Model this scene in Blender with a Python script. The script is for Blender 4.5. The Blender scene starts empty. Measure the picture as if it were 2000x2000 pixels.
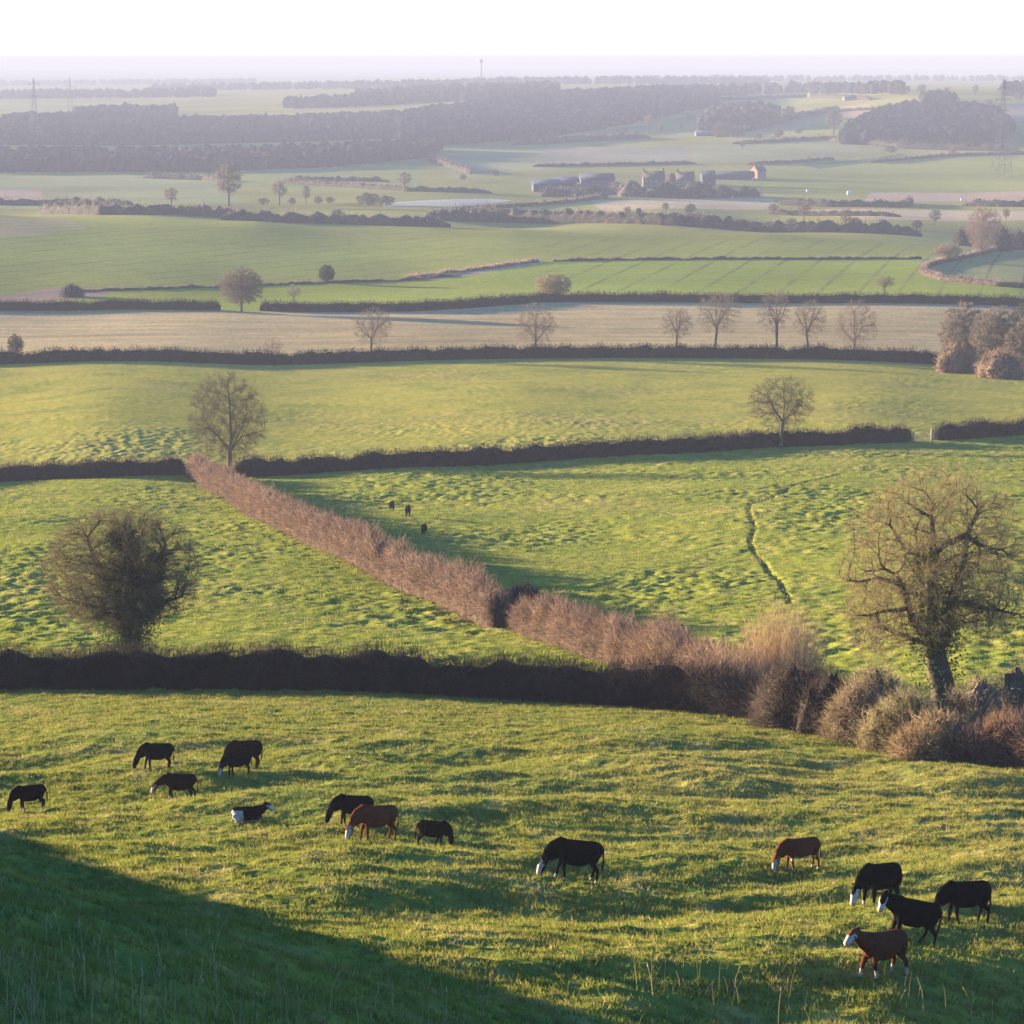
import bpy, math, random
import numpy as np
from mathutils import Vector

scene = bpy.context.scene
R = math.radians

# ------------------------------------------------------------------ camera
FPX = 5671.0            # focal length in pixels of the 2000 px wide photograph
EYE_Y = 120.0           # photo row of the eye level
PITCH = math.atan((1000.0 - EYE_Y) / FPX)
CP, SP = math.cos(PITCH), math.sin(PITCH)
cam_data = bpy.data.cameras.new('camera')
cam = bpy.data.objects.new('camera', cam_data)
scene.collection.objects.link(cam)
cam.location = (0, 0, 0)
cam.rotation_euler = (math.pi / 2 - PITCH, 0, 0)
cam_data.sensor_width = 36.0
cam_data.lens = 36.0 * FPX / 2000.0
cam_data.clip_start = 0.5
cam_data.clip_end = 60000.0
scene.camera = cam

# ------------------------------------------------------------------ light
SUN_EL = R(5.8)
SUN_DIR = np.array([-0.83, 0.56])
SUN_DIR = SUN_DIR / np.linalg.norm(SUN_DIR)
TAN_EL = math.tan(SUN_EL)
world = bpy.data.worlds.new('World')
scene.world = world
world.use_nodes = True
wn = world.node_tree
sky = wn.nodes.new('ShaderNodeTexSky')
sky.sky_type = 'NISHITA'
sky.sun_disc = False
sky.sun_elevation = SUN_EL
sky.sun_rotation = math.atan2(SUN_DIR[0], SUN_DIR[1])
sky.altitude = 200.0
sky.air_density = 1.0
sky.dust_density = 0.25
sky.ozone_density = 3.0
bg = wn.nodes['Background']
bg.inputs['Strength'].default_value = 0.074
_tint = wn.nodes.new('ShaderNodeMix'); _tint.data_type = 'RGBA'; _tint.blend_type = 'MULTIPLY'
_tint.inputs[0].default_value = 1.0
_tint.inputs[7].default_value = (0.60, 0.89, 1.34, 1)      # cold clear winter sky
wn.links.new(sky.outputs['Color'], _tint.inputs[6])
wn.links.new(_tint.outputs[2], bg.inputs['Color'])

sun_data = bpy.data.lights.new('sun', 'SUN')
sun_data.energy = 5.0
sun_data.angle = R(0.5)
sun_data.color = (1.0, 0.80, 0.52)
sun = bpy.data.objects.new('sun', sun_data)
scene.collection.objects.link(sun)
to_sun = Vector((SUN_DIR[0] * math.cos(SUN_EL), SUN_DIR[1] * math.cos(SUN_EL), math.sin(SUN_EL)))
sun.rotation_euler = to_sun.to_track_quat('Z', 'Y').to_euler()
sun.location = (-200, 120, 80)

scene.view_settings.view_transform = 'Standard'
scene.view_settings.look = 'None'
scene.view_settings.exposure = 3.5
scene.view_settings.gamma = 1.0
scene.view_settings.use_curve_mapping = False
cy = scene.cycles
cy.max_bounces = 4
cy.diffuse_bounces = 2
cy.glossy_bounces = 1
cy.transmission_bounces = 2
cy.transparent_max_bounces = 4
cy.volume_bounces = 1
cy.use_denoising = True
cy.sample_clamp_indirect = 6.0

# ------------------------------------------------------------------ helpers
def tag(o, label=None, cat=None, group=None, kind=None):
    if label: o['label'] = label
    if cat: o['category'] = cat
    if group: o['group'] = group
    if kind: o['kind'] = kind
    return o

def link(o, parent=None):
    scene.collection.objects.link(o)
    if parent: o.parent = parent
    return o

def empty(name, loc, rz=0.0):
    o = bpy.data.objects.new(name, None)
    o.empty_display_size = 0.5
    o.location = loc
    o.rotation_euler = (0, 0, rz)
    return link(o)

def mesh_np(name, v, f, mat=None, col=None, smooth=False, extra=None):
    """mesh from an (N,3) array and an (M,k) array or a list of such arrays"""
    me = bpy.data.meshes.new(name)
    v = np.ascontiguousarray(v, dtype=np.float32)
    fs = f if isinstance(f, list) else [f]
    fs = [np.asarray(a, dtype=np.int32) for a in fs if len(a)]
    me.vertices.add(len(v))
    me.vertices.foreach_set('co', v.ravel())
    loops = np.concatenate([a.ravel() for a in fs])
    counts = np.concatenate([np.full(len(a), a.shape[1], dtype=np.int32) for a in fs])
    starts = np.concatenate([[0], np.cumsum(counts)[:-1]]).astype(np.int32)
    me.loops.add(len(loops))
    me.loops.foreach_set('vertex_index', loops)
    me.polygons.add(len(counts))
    me.polygons.foreach_set('loop_start', starts)
    me.polygons.foreach_set('loop_total', counts)
    if smooth:
        me.polygons.foreach_set('use_smooth', np.ones(len(counts), dtype=bool))
    if col is not None:
        a = me.color_attributes.new('col', 'FLOAT_COLOR', 'POINT')
        c = np.ones((len(v), 4), dtype=np.float32)
        c[:, :3] = col
        a.data.foreach_set('color', c.ravel())
    if extra:
        for k, arr in extra.items():
            a = me.attributes.new(k, 'FLOAT', 'POINT')
            a.data.foreach_set('value', np.ascontiguousarray(arr, dtype=np.float32))
    me.update()
    me.validate()
    if mat: me.materials.append(mat)
    return me

def obj(name, v, f, mat=None, parent=None, col=None, smooth=False, extra=None):
    return link(bpy.data.objects.new(name, mesh_np(name, v, f, mat, col, smooth, extra)), parent)

class Geo:
    """collects vertex / face / colour arrays for one mesh"""
    def __init__(self): self.v, self.f, self.c, self.n = [], {}, [], 0
    def add(self, v, f, c=None):
        v = np.asarray(v, dtype=np.float64).reshape(-1, 3)
        f = np.asarray(f, dtype=np.int64)
        self.f.setdefault(f.shape[1], []).append(f + self.n)
        self.v.append(v); self.n += len(v)
        if c is not None:
            self.c.append(np.broadcast_to(np.asarray(c, dtype=np.float64), (len(v), 3)))
    def build(self, name, mat, parent=None, smooth=False):
        v = np.concatenate(self.v)
        fs = [np.concatenate(a) for a in self.f.values()]
        c = np.concatenate(self.c) if self.c else None
        return obj(name, v, fs, mat, parent, c, smooth)

def hash2(ix, iy, seed):
    h = (ix.astype(np.uint32) * np.uint32(374761393) + iy.astype(np.uint32) * np.uint32(668265263)
         + np.uint32((seed * 974711) & 0xffffffff))
    h = (h ^ (h >> np.uint32(13))) * np.uint32(1274126177)
    h = h ^ (h >> np.uint32(16))
    return h

def noise2(x, y, seed=0):
    """gradient noise, about -0.7..0.7"""
    x = np.asarray(x, dtype=np.float64); y = np.asarray(y, dtype=np.float64)
    x0 = np.floor(x); y0 = np.floor(y)
    fx = x - x0; fy = y - y0
    ix = x0.astype(np.int64); iy = y0.astype(np.int64)
    u = fx * fx * fx * (fx * (fx * 6 - 15) + 10)
    w = fy * fy * fy * (fy * (fy * 6 - 15) + 10)
    def g(dx, dy):
        a = hash2((ix + dx) & 0xffffffff, (iy + dy) & 0xffffffff, seed).astype(np.float64) * (2 * math.pi / 4294967296.0)
        return np.cos(a) * (fx - dx) + np.sin(a) * (fy - dy)
    n0 = g(0, 0) * (1 - u) + g(1, 0) * u
    n1 = g(0, 1) * (1 - u) + g(1, 1) * u
    return (n0 * (1 - w) + n1 * w) * 1.4

def fbm(x, y, seed, octs=3, gain=0.5):
    a, s, t = 1.0, 0.0, 0.0
    for k in range(octs):
        s = s + a * noise2(x * 2 ** k, y * 2 ** k, seed + 17 * k)
        t += a; a *= gain
    return s / t

# ------------------------------------------------------------------ the lie of the land
def tan_of_row(y): return np.tan(PITCH + np.arctan((np.asarray(y, dtype=float) - 1000.0) / FPX))
def u_of(x, T): return (np.asarray(x, dtype=float) - 1000.0) / FPX * (CP + T * SP)

# surveyed ground points: where (x,y of the photo) and how far (m)
SURVEY = []
def sv(D, pts):
    for p in pts:
        x, y = p[0], p[1]
        SURVEY.append((x, y, p[2] if len(p) > 2 else D))
for T_, D_ in ((0.62, 5), (0.50, 12), (0.415, 24)):
    yy = 1000 + FPX * math.tan(math.atan(T_) - PITCH)
    for x in (-100, 1000, 2100): SURVEY.append((x, yy + (x - 1000) * 0.02, D_))
sv(0, [(0, 2000, 44), (500, 2000, 52), (1000, 2000, 60), (1500, 2000, 66), (2000, 2000, 70)])
sv(0, [(0, 1860, 63), (500, 1860, 68), (1000, 1860, 72), (1500, 1850, 75), (2000, 1850, 77)])
sv(0, [(60, 1582, 112), (345, 1565, 113), (300, 1503, 123), (465, 1508, 122), (725, 1645, 97), (1110, 1724, 88),
       (1560, 1705, 92), (1740, 1842, 76), (1880, 1805, 80), (1720, 1915, 71), (1300, 1500, 122), (1900, 1560, 115)])
sv(0, [(-150, 1345, 174), (0, 1345, 172), (500, 1345, 170), (1000, 1365, 164), (1300, 1385, 158), (1500, 1407, 153),
       (1700, 1450, 143), (2000, 1490, 134), (2150, 1510, 130)])
sv(0, [(255, 1312, 182), (1000, 1240, 205), (500, 1200, 217), (0, 1200, 217), (0, 1000, 340), (600, 1060, 290),
       (1500, 1000, 330), (2050, 1000, 325), (2000, 1250, 190), (1500, 1230, 207), (1500, 1130, 250)])
sv(0, [(-100, 942, 428), (0, 940, 430), (370, 927, 430), (500, 929, 430), (1000, 905, 440), (1500, 873, 460), (1780, 858, 475), (2000, 850, 485), (2150, 846, 490)])
sv(0, [(200, 800, 545), (1000, 800, 540), (1700, 790, 545)])
sv(0, [(-100, 711, 690), (0, 711, 690), (500, 712, 685), (1000, 700, 690), (1500, 700, 685), (1850, 716, 668), (2000, 730, 645)])
sv(0, [(0, 606, 868), (450, 607, 862), (800, 606, 862), (1050, 592, 890), (1500, 592, 890), (2000, 597, 880)])
sv(0, [(0, 580, 925), (130, 577, 930), (470, 560, 975), (800, 550, 1000), (1000, 523, 1050), (1300, 510, 1085), (1800, 511, 1085), (2000, 545, 985)])
sv(0, [(-100, 418, 1345), (0, 420, 1350), (300, 426, 1350), (500, 432, 1350), (850, 447, 1330), (1000, 449, 1330), (1500, 458, 1310), (1830, 478, 1270), (2000, 490, 1240)])
sv(0, [(0, 424, 1440), (500, 434, 1440), (1000, 446, 1430), (1500, 452, 1430), (2000, 470, 1400)])
sv(0, [(0, 408, 1600), (440, 402, 1650), (900, 404, 1640), (1300, 412, 1600), (1700, 426, 1550), (2000, 432, 1540)])
sv(0, [(0, 370, 1920), (500, 368, 1930), (1060, 376, 1880), (1300, 384, 1850), (1500, 386, 1850), (1900, 385, 1870)])
sv(0, [(0, 338, 2230), (400, 338, 2230), (800, 313, 2420), (1000, 294, 2600), (1400, 300, 2500), (1800, 292, 2550), (2000, 300, 2450)])
sv(0, [(0, 270, 2900), (400, 262, 3000), (800, 250, 3100), (1100, 265, 2900), (1450, 250, 2980), (1800, 240, 2900), (2000, 245, 2850)])
sv(0, [(0, 238, 3500), (500, 232, 3500), (900, 215, 3550), (1200, 205, 3550), (1400, 215, 3450), (1800, 196, 3250), (2000, 198, 3250)])
sv(0, [(0, 205, 4600), (500, 190, 4800), (900, 176, 4900), (1250, 176, 4500), (1500, 185, 4300), (1800, 176, 4100), (2000, 174, 4100)])
sv(0, [(0, 185, 6500), (500, 170, 7000), (1000, 160, 7500), (1500, 160, 7000), (2000, 160, 7000)])
sv(0, [(0, 155, 12000), (1000, 149, 12500), (2000, 149, 12500), (0, 139, 22000), (1000, 137, 22000), (2000, 137, 22000)])
SURVEY = np.array(SURVEY)
_T = tan_of_row(SURVEY[:, 1])
_U = u_of(SURVEY[:, 0], _T)
_L = np.log(SURVEY[:, 2])
US = 5.0
P = np.stack([_U * US, _L], 1)
def _kern(r2): return np.where(r2 > 1e-12, r2 * np.log(r2 + 1e-20) * 0.5, 0.0)
n_ = len(P)
d2 = ((P[:, None] - P[None]) ** 2).sum(-1)
A = np.zeros((n_ + 3, n_ + 3))
A[:n_, :n_] = _kern(d2) + np.eye(n_) * 2e-4
A[:n_, n_] = 1; A[:n_, n_ + 1:] = P
A[n_, :n_] = 1; A[n_ + 1:, :n_] = P.T
_W = np.linalg.solve(A, np.concatenate([_T, np.zeros(3)]))
def tps(u, l):
    q = np.stack([np.asarray(u).ravel() * US, np.asarray(l).ravel()], 1)
    out = np.empty(len(q))
    for i in range(0, len(q), 60000):
        s = q[i:i + 60000]
        r2 = ((s[:, None] - P[None]) ** 2).sum(-1)
        out[i:i + 60000] = _kern(r2) @ _W[:n_] + _W[n_] + s @ _W[n_ + 1:]
    return out.reshape(np.shape(u))
GU = np.linspace(-0.24, 0.24, 121)
GL = np.linspace(math.log(3.0), math.log(24000.0), 1100)
GT = tps(*np.meshgrid(GU, GL, indexing='ij'))
def base_T(u, D):
    a = (np.clip(u, GU[0], GU[-1]) - GU[0]) / (GU[1] - GU[0])
    b = (np.clip(np.log(D), GL[0], GL[-1]) - GL[0]) / (GL[1] - GL[0])
    i = np.minimum(a.astype(np.int64), len(GU) - 2); j = np.minimum(b.astype(np.int64), len(GL) - 2)
    a = a - i; b = b - j
    return (GT[i, j] * (1 - a) * (1 - b) + GT[i + 1, j] * a * (1 - b) + GT[i, j + 1] * (1 - a) * b + GT[i + 1, j + 1] * a * b)

def ss(a, b, x):
    t = np.clip((x - a) / (b - a), 0, 1)
    return t * t * (3 - 2 * t)

# shoulder of the hill to the left, whose shadow lies over the near slope
_e = np.array([(-30., 124., -30.), (-18.5, 105., -28.), (-7.6, 86., -24.9), (0., 68., -21.5), (4.4, 60., -19.8), (8., 50., -17.), (9., 30., -11.), (4., 5., -4.)])
_ES = _e[:, 0] * SUN_DIR[0] + _e[:, 1] * SUN_DIR[1]
_EC = _e[:, 0] * SUN_DIR[1] - _e[:, 1] * SUN_DIR[0]
_o = np.argsort(_EC)
_EC, _ES, _EZ = _EC[_o], _ES[_o], _e[_o, 2]
SHOULDER = 44.0
def base_z(X, Y):
    Y = np.maximum(Y, 3.0)
    z = -base_T(X / Y, Y) * Y
    s = X * SUN_DIR[0] + Y * SUN_DIR[1]
    c = X * SUN_DIR[1] - Y * SUN_DIR[0]
    s0 = np.interp(c, _EC, _ES) + SHOULDER
    zc = np.interp(c, _EC, _EZ) + SHOULDER * TAN_EL - 1.1
    k = np.exp(-((s - s0) / 19.0) ** 2) * (1 - ss(86, 108, c)) * ss(-40, 5, c)
    return z + np.maximum(zc - z, 0) * k

# worn ditch in the right-hand field (photo points, resolved below)
DITCH_PX = [(1640, 926), (1590, 938), (1545, 950), (1518, 966), (1494, 978), (1466, 984), (1462, 992), (1466, 1008), (1476, 1030), (1468, 1046), (1466, 1060),
            (1476, 1082), (1490, 1095), (1504, 1118), (1520, 1130), (1531, 1148), (1545, 1180)]
ditch = None
def seg_dist(X, Y, pl):
    best = np.full(X.shape, 1e9)
    for (x0, y0), (x1, y1) in zip(pl[:-1], pl[1:]):
        dx, dy = x1 - x0, y1 - y0
        t = np.clip(((X - x0) * dx + (Y - y0) * dy) / (dx * dx + dy * dy), 0, 1)
        best = np.minimum(best, (X - x0 - t * dx) ** 2 + (Y - y0 - t * dy) ** 2)
    return np.sqrt(best)

def detail(X, Y):
    """lumps, terracettes and tussocks of the old pastures; ploughland and far fields are smoother"""
    D = Y
    near = 1 - ss(128, 152, D)
    mid = ss(165, 185, D) * (1 - ss(430, 520, D))
    r = -0.35 * X + Y            # terracettes run slightly down to the right
    z = near * (0.80 * fbm(X / 19.0, r / 9.5, 3, 2) + 0.17 * noise2(X / 5.0, r / 2.6, 5))
    z = z + ss(105, 125, D) * near * 0.75 * np.maximum(noise2((X + 0.9 * Y) / 7.5, (Y - 0.4 * X) / 19.0, 19), -0.1)
    z = z + mid * 0.45 * noise2(X / 30.0, Y / 26.0, 8) + ss(430, 520, D) * (1 - ss(600, 700, D)) * 0.35 * noise2(X / 40.0, Y / 34.0, 9)
    return z

def tussock(X, Y):
    D = Y
    w1 = 1 - ss(150, 172, D)
    w2 = ss(150, 180, D) * (1 - ss(440, 560, D) * 0.75) * (1 - ss(650, 720, D))
    z = np.zeros_like(X)
    m = w1 > 0
    if m.any():
        x, y = X[m], Y[m]
        t = noise2(x / 1.5, y / 1.15, 11)
        z[m] += w1[m] * (0.11 * t + 0.08 * np.maximum(noise2(x / 0.7, y / 0.6, 13), -0.2) + 0.022 * noise2(x / 0.28, y / 0.26, 15))
    m = w2 > 0
    if m.any():
        x, y = X[m], Y[m]
        patch = 0.35 + 1.0 * ss(-0.3, 0.4, fbm(x / 26, y / 36, 21, 3))
        z[m] += w2[m] * patch * (0.17 * noise2(x / 2.0, y / 2.6, 23) + 0.125 * noise2(x / 0.95, y / 1.3, 25))
    return z

def ground(X, Y, fine=True):
    X = np.asarray(X, dtype=float); Y = np.asarray(Y, dtype=float)
    z = base_z(X, Y) + detail(X, Y)
    if fine: z = z + tussock(X, Y)
    return z
def gz(x, y): return float(ground(np.array([x]), np.array([y]))[0])

_RD = np.exp(np.linspace(math.log(20.0), math.log(23000.0), 9000))
def spot(px, py, dmin=0.0):
    """the ground point that the photo shows at (px, py): a sight line followed to the land"""
    T = float(tan_of_row(py)); u = float(u_of(px, T))
    X = u * _RD
    hit = ground(X, _RD, False) >= -T * _RD
    hit &= _RD > dmin
    k = int(np.argmax(hit)) if hit.any() else len(_RD) - 1
    return np.array([X[k], _RD[k], float(ground(X[k:k + 1], _RD[k:k + 1])[0])])
def spots(pts): return np.array([spot(*p) for p in pts])
def scale_at(p): return FPX / (p[1] * CP - p[2] * SP)      # photo pixels per metre

ditch = spots(DITCH_PX)[:, :2]
# ------------------------------------------------------------------ materials
def new_mat(name):
    m = bpy.data.materials.new(name)
    m.use_nodes = True
    nt = m.node_tree
    nt.nodes.clear()
    out = nt.nodes.new('ShaderNodeOutputMaterial')
    return m, nt, out
def N(nt, kind, **kw):
    n = nt.nodes.new(kind)
    for k, v in kw.items(): setattr(n, k, v)
    return n
def noise_node(nt, scale, detail=3.0, rough=0.55, vec=None):
    n = N(nt, 'ShaderNodeTexNoise')
    n.inputs['Scale'].default_value = scale
    n.inputs['Detail'].default_value = detail
    n.inputs['Roughness'].default_value = rough
    if vec is not None: nt.links.new(vec, n.inputs['Vector'])
    return n
def ramp(nt, fac, stops):
    r = N(nt, 'ShaderNodeValToRGB')
    e = r.color_ramp.elements
    e[0].position, e[0].color = stops[0][0], (*stops[0][1], 1)
    e[1].position, e[1].color = stops[-1][0], (*stops[-1][1], 1)
    for p, c in stops[1:-1]:
        x = e.new(p); x.color = (*c, 1)
    nt.links.new(fac, r.inputs['Fac'])
    return r.outputs['Color']
def mixc(nt, mode, fac, a, b):
    m = N(nt, 'ShaderNodeMix', data_type='RGBA', blend_type=mode)
    if isinstance(fac, (int, float)): m.inputs[0].default_value = fac
    else: nt.links.new(fac, m.inputs[0])
    for s, v in ((m.inputs[6], a), (m.inputs[7], b)):
        if isinstance(v, tuple): s.default_value = (*v, 1)
        else: nt.links.new(v, s)
    return m.outputs[2]
def math_node(nt, op, a, b=None):
    m = N(nt, 'ShaderNodeMath', operation=op)
    for s, v in ((m.inputs[0], a), (m.inputs[1], b)):
        if v is None: continue
        if isinstance(v, (int, float)): s.default_value = v
        else: nt.links.new(v, s)
    return m.outputs[0]
def principled(nt, out, color, rough=0.9, spec=0.15):
    p = N(nt, 'ShaderNodeBsdfPrincipled')
    if isinstance(color, tuple): p.inputs['Base Color'].default_value = (*color, 1)
    else: nt.links.new(color, p.inputs['Base Color'])
    p.inputs['Roughness'].default_value = rough
    p.inputs['Specular IOR Level'].default_value = spec
    nt.links.new(p.outputs[0], out.inputs['Surface'])
    return p
def mat_noisy(name, color, var=0.35, scale=3.0, rough=0.9, spec=0.1):
    """plain colour broken up by object-space noise"""
    m, nt, out = new_mat(name)
    tc = N(nt, 'ShaderNodeTexCoord')
    n = noise_node(nt, scale, 4, 0.6, tc.outputs['Object'])
    lo = tuple(c * (1 - var) for c in color); hi = tuple(min(1, c * (1 + var)) for c in color)
    principled(nt, out, ramp(nt, n.outputs['Fac'], [(0.3, lo), (0.7, hi)]), rough, spec)
    return m
def mat_attr(name, rough=0.95, trans=0.0, spec=0.05, tint=(1, 1, 1)):
    """colour from the mesh's own 'col' attribute (a per-blade / per-twig variation), some light through"""
    m, nt, out = new_mat(name)
    a = N(nt, 'ShaderNodeAttribute', attribute_name='col')
    c = mixc(nt, 'MULTIPLY', 1.0, a.outputs['Color'], tint)
    if trans <= 0:
        principled(nt, out, c, rough, spec)
    else:
        d = N(nt, 'ShaderNodeBsdfDiffuse'); t = N(nt, 'ShaderNodeBsdfTranslucent')
        nt.links.new(c, d.inputs['Color']); nt.links.new(c, t.inputs['Color'])
        mx = N(nt, 'ShaderNodeMixShader'); mx.inputs[0].default_value = trans
        nt.links.new(d.outputs[0], mx.inputs[1]); nt.links.new(t.outputs[0], mx.inputs[2])
        nt.links.new(mx.outputs[0], out.inputs['Surface'])
    return m

# ------------------------------------------------------------------ ground sheet
rows = [3.0]
_lu = np.array([-0.14, 0.0, 0.14])
while rows[-1] < 22500:
    D = rows[-1]
    e = max(0.02, D * 2e-4)
    T0 = base_T(_lu, np.full(3, D)); T1 = base_T(_lu, np.full(3, D + e))
    dy = np.max(np.abs(T1 - T0)) / e * FPX * 1.06
    step = 0.85 / max(dy, 1e-6)
    step = min(max(step, 0.085, D * 0.0006), D * 0.02)
    if D < 40: step = max(step, 0.25)
    rows.append(D + step)
rows = np.array(rows)
ucol = np.linspace(-0.19, 0.19, 760)
side = 0.19 + np.cumsum(np.linspace(0.001, 0.03, 26))
ucol = np.concatenate([-side[::-1], ucol, side])
UU, DD = np.meshgrid(ucol, rows, indexing='ij')
GX = UU * DD; GY = DD
GZ = ground(GX, GY)
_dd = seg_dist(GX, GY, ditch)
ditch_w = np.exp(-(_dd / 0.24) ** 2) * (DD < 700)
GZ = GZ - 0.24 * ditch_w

# field colours: real albedo of turf, crop, plough; boundaries follow the hedges on the land
def line_D(pts):
    q = spots(pts)
    uq = q[:, 0] / q[:, 1]
    o = np.argsort(uq)
    return lambda u: np.exp(np.interp(u, uq[o], np.log(q[o, 1])))
H1 = line_D([(-200, 1345), (0, 1345), (500, 1345), (1000, 1365), (1300, 1385), (1500, 1407), (1700, 1450), (2000, 1490), (2200, 1512)])
H2 = line_D([(-200, 945), (0, 940), (370, 927), (500, 929), (1000, 905), (1500, 873), (1780, 858), (2000, 850), (2200, 842)])
H3 = line_D([(-200, 711), (0, 711), (500, 712), (1000, 700), (1500, 700), (1850, 716), (2000, 730), (2200, 740)])
H4 = line_D([(-200, 606), (0, 606), (450, 607), (800, 606), (1050, 588), (1500, 590), (2000, 597), (2200, 598)])
H5 = line_D([(-200, 588), (0, 580), (130, 572), (470, 556), (800, 546), (1000, 518), (1300, 506), (1840, 503), (2000, 520), (2200, 530)])
CR = line_D([(-200, 421), (0, 423), (300, 429), (500, 435), (850, 450), (1000, 452), (1500, 461), (1830, 484), (2000, 497), (2200, 505)])

near_c = np.array([0.116, 0.119, 0.0205])
mid_c = np.array([0.132, 0.139, 0.0200])
yel_c = np.array([0.188, 0.168, 0.0320])
tan_c = np.array([0.250, 0.188, 0.092])
crop_c = np.array([0.150, 0.168, 0.0270])
crop2_c = np.array([0.150, 0.156, 0.034])
far_c = np.array([0.165, 0.155, 0.045])
shape = UU.shape
col = np.empty(shape + (3,)); col[:] = near_c
def paint(mask, c, k=1.0):
    w = (mask * k)[..., None]
    col[:] = col * (1 - w) + w * np.asarray(c)
h1, h2, h3, h4, h5, cr = [f(UU) for f in (H1, H2, H3, H4, H5, CR)]
paint(DD > h1, mid_c); paint(DD > h2, yel_c); paint(DD > h3, tan_c); paint(DD > h4, crop_c)
paint(DD > h5, crop2_c); paint(DD > cr * 1.02, far_c)
def poly(pts, c, k=1.0, ds=None):
    """a field outlined on the land"""
    q = spots(pts) if ds is None else None
    pu, pl = q[:, 0] / q[:, 1], np.log(q[:, 1])
    i0, i1 = np.searchsorted(ucol, [pu.min(), pu.max()]); j0, j1 = np.searchsorted(np.log(rows), [pl.min(), pl.max()])
    if i1 <= i0 or j1 <= j0: return
    a = UU[i0:i1, j0:j1]; b = np.log(DD[i0:i1, j0:j1])
    ins = np.zeros(a.shape, bool)
    n = len(pu)
    for m in range(n):
        x0, y0, x1, y1 = pu[m], pl[m], pu[(m + 1) % n], pl[(m + 1) % n]
        if y0 == y1: continue
        ins ^= ((y0 > b) != (y1 > b)) & (a < (x1 - x0) * (b - y0) / (y1 - y0) + x0)
    sub = col[i0:i1, j0:j1]
    sub[ins] = sub[ins] * (1 - k) + k * np.asarray(c)
GREEN = (0.150, 0.155, 0.040); PALE = (0.17, 0.17, 0.075); TAN = (0.27, 0.20, 0.115); PINK = (0.26, 0.18, 0.12); GREY = (0.16, 0.145, 0.095)
LIME = (0.17, 0.185, 0.05); FROST = (0.34, 0.34, 0.30)
poly([(-60, 342), (440, 342), (470, 398), (120, 406), (-60, 406)], PALE)
poly([(-60, 372), (80, 370), (85, 392), (-60, 394)], PINK)
poly([(430, 345), (760, 322), (830, 316), (830, 368), (480, 372)], (0.15, 0.16, 0.05))
poly([(860, 300), (1080, 290), (1060, 330), (880, 350)], PALE)
poly([(1055, 290), (1345, 284), (1350, 318), (1060, 326)], GREY)
poly([(1350, 284), (1650, 268), (1690, 300), (1560, 312), (1360, 322)], (0.165, 0.165, 0.075))
poly([(1450, 334), (1700, 318), (2040, 296), (2040, 372), (1560, 378), (1440, 362)], GREEN)
poly([(1560, 322), (1700, 310), (1760, 300), (1780, 306), (1600, 330)], (0.05, 0.085, 0.035))
poly([(1150, 392), (1510, 388), (1520, 408), (1180, 414)], TAN)
poly([(1540, 408), (2040, 414), (2040, 432), (1680, 430)], TAN)
poly([(1700, 376), (2040, 372), (2040, 392), (1690, 392)], PINK)
poly([(750, 396), (960, 388), (1000, 392), (900, 403), (750, 404)], FROST, 0.7)
poly([(900, 410), (1120, 396), (1160, 392), (1140, 404), (900, 420)], LIME, 0.7)
poly([(1020, 262), (1200, 234), (1400, 208), (1420, 216), (1220, 250), (1060, 268)], LIME)
poly([(1250, 268), (1540, 240), (1620, 220), (1640, 232), (1500, 262)], PALE)
poly([(1600, 212), (1700, 204), (1700, 226), (1640, 228)], PINK)
poly([(1955, 205), (2040, 206), (2040, 240), (1965, 236)], PINK)
poly([(1420, 185), (1600, 178), (1720, 182), (1600, 205), (1430, 200)], LIME, 0.6)
poly([(-60, 204), (240, 200), (260, 212), (-60, 222)], PALE)
poly([(600, 196), (800, 186), (820, 196), (620, 206)], PALE)
poly([(-60, 424), (120, 426), (170, 446), (60, 462), (-60, 468)], (0.19, 0.155, 0.07))
poly([(-60, 584), (110, 562), (230, 566), (200, 578), (-60, 598)], (0.19, 0.13, 0.095))
poly([(780, 545), (900, 530), (1040, 506), (1060, 514), (940, 534), (860, 545)], (0.24, 0.165, 0.115))
poly([(1790, 515), (1900, 480), (2040, 500), (2040, 560), (1850, 552)], (0.15, 0.15, 0.06))
poly([(950, 530), (1300, 512), (1800, 512), (1800, 540), (1500, 550), (1000, 560)], (0.135, 0.160, 0.027), 0.6)
# soft blotches of drier and lusher turf
m1 = fbm(GX / 34.0, GY / 42.0, 31, 3)
past = (DD < h3)
dry = ss(0.0, 0.45, m1) * past
col[:] = col * (1 - dry[..., None] * 0.55) + dry[..., None] * 0.55 * np.array([0.180, 0.150, 0.042])
m2 = fbm(GX / 12.0, GY / 16.0, 37, 3)
lush = ss(0.02, 0.4, m2) * past
col[:] = col * (1 - lush[..., None] * 0.35) + lush[..., None] * 0.35 * np.array([0.065, 0.100, 0.022])
m3 = fbm(GX / 2.4, GY / 3.4, 43, 3)
_w = (DD < 480) * 1.0
k3 = (ss(0.08, 0.45, m3) * _w * 0.5)[..., None]
col[:] = col * (1 - k3) + k3 * np.array([0.205, 0.170, 0.060])
k3 = (ss(0.05, 0.4, -m3) * _w * 0.45)[..., None]
col[:] = col * (1 - k3) + k3 * np.array([0.058, 0.092, 0.024])
m4 = fbm(GX / 130.0, GY / 170.0, 39, 3)
col[:] *= (1 + 0.28 * np.clip(m4 * 1.6, -1, 1) * (DD > h3))[..., None]
paint(np.clip(ditch_w * 1.2, 0, 1), (0.035, 0.045, 0.014), 0.75)
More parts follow.
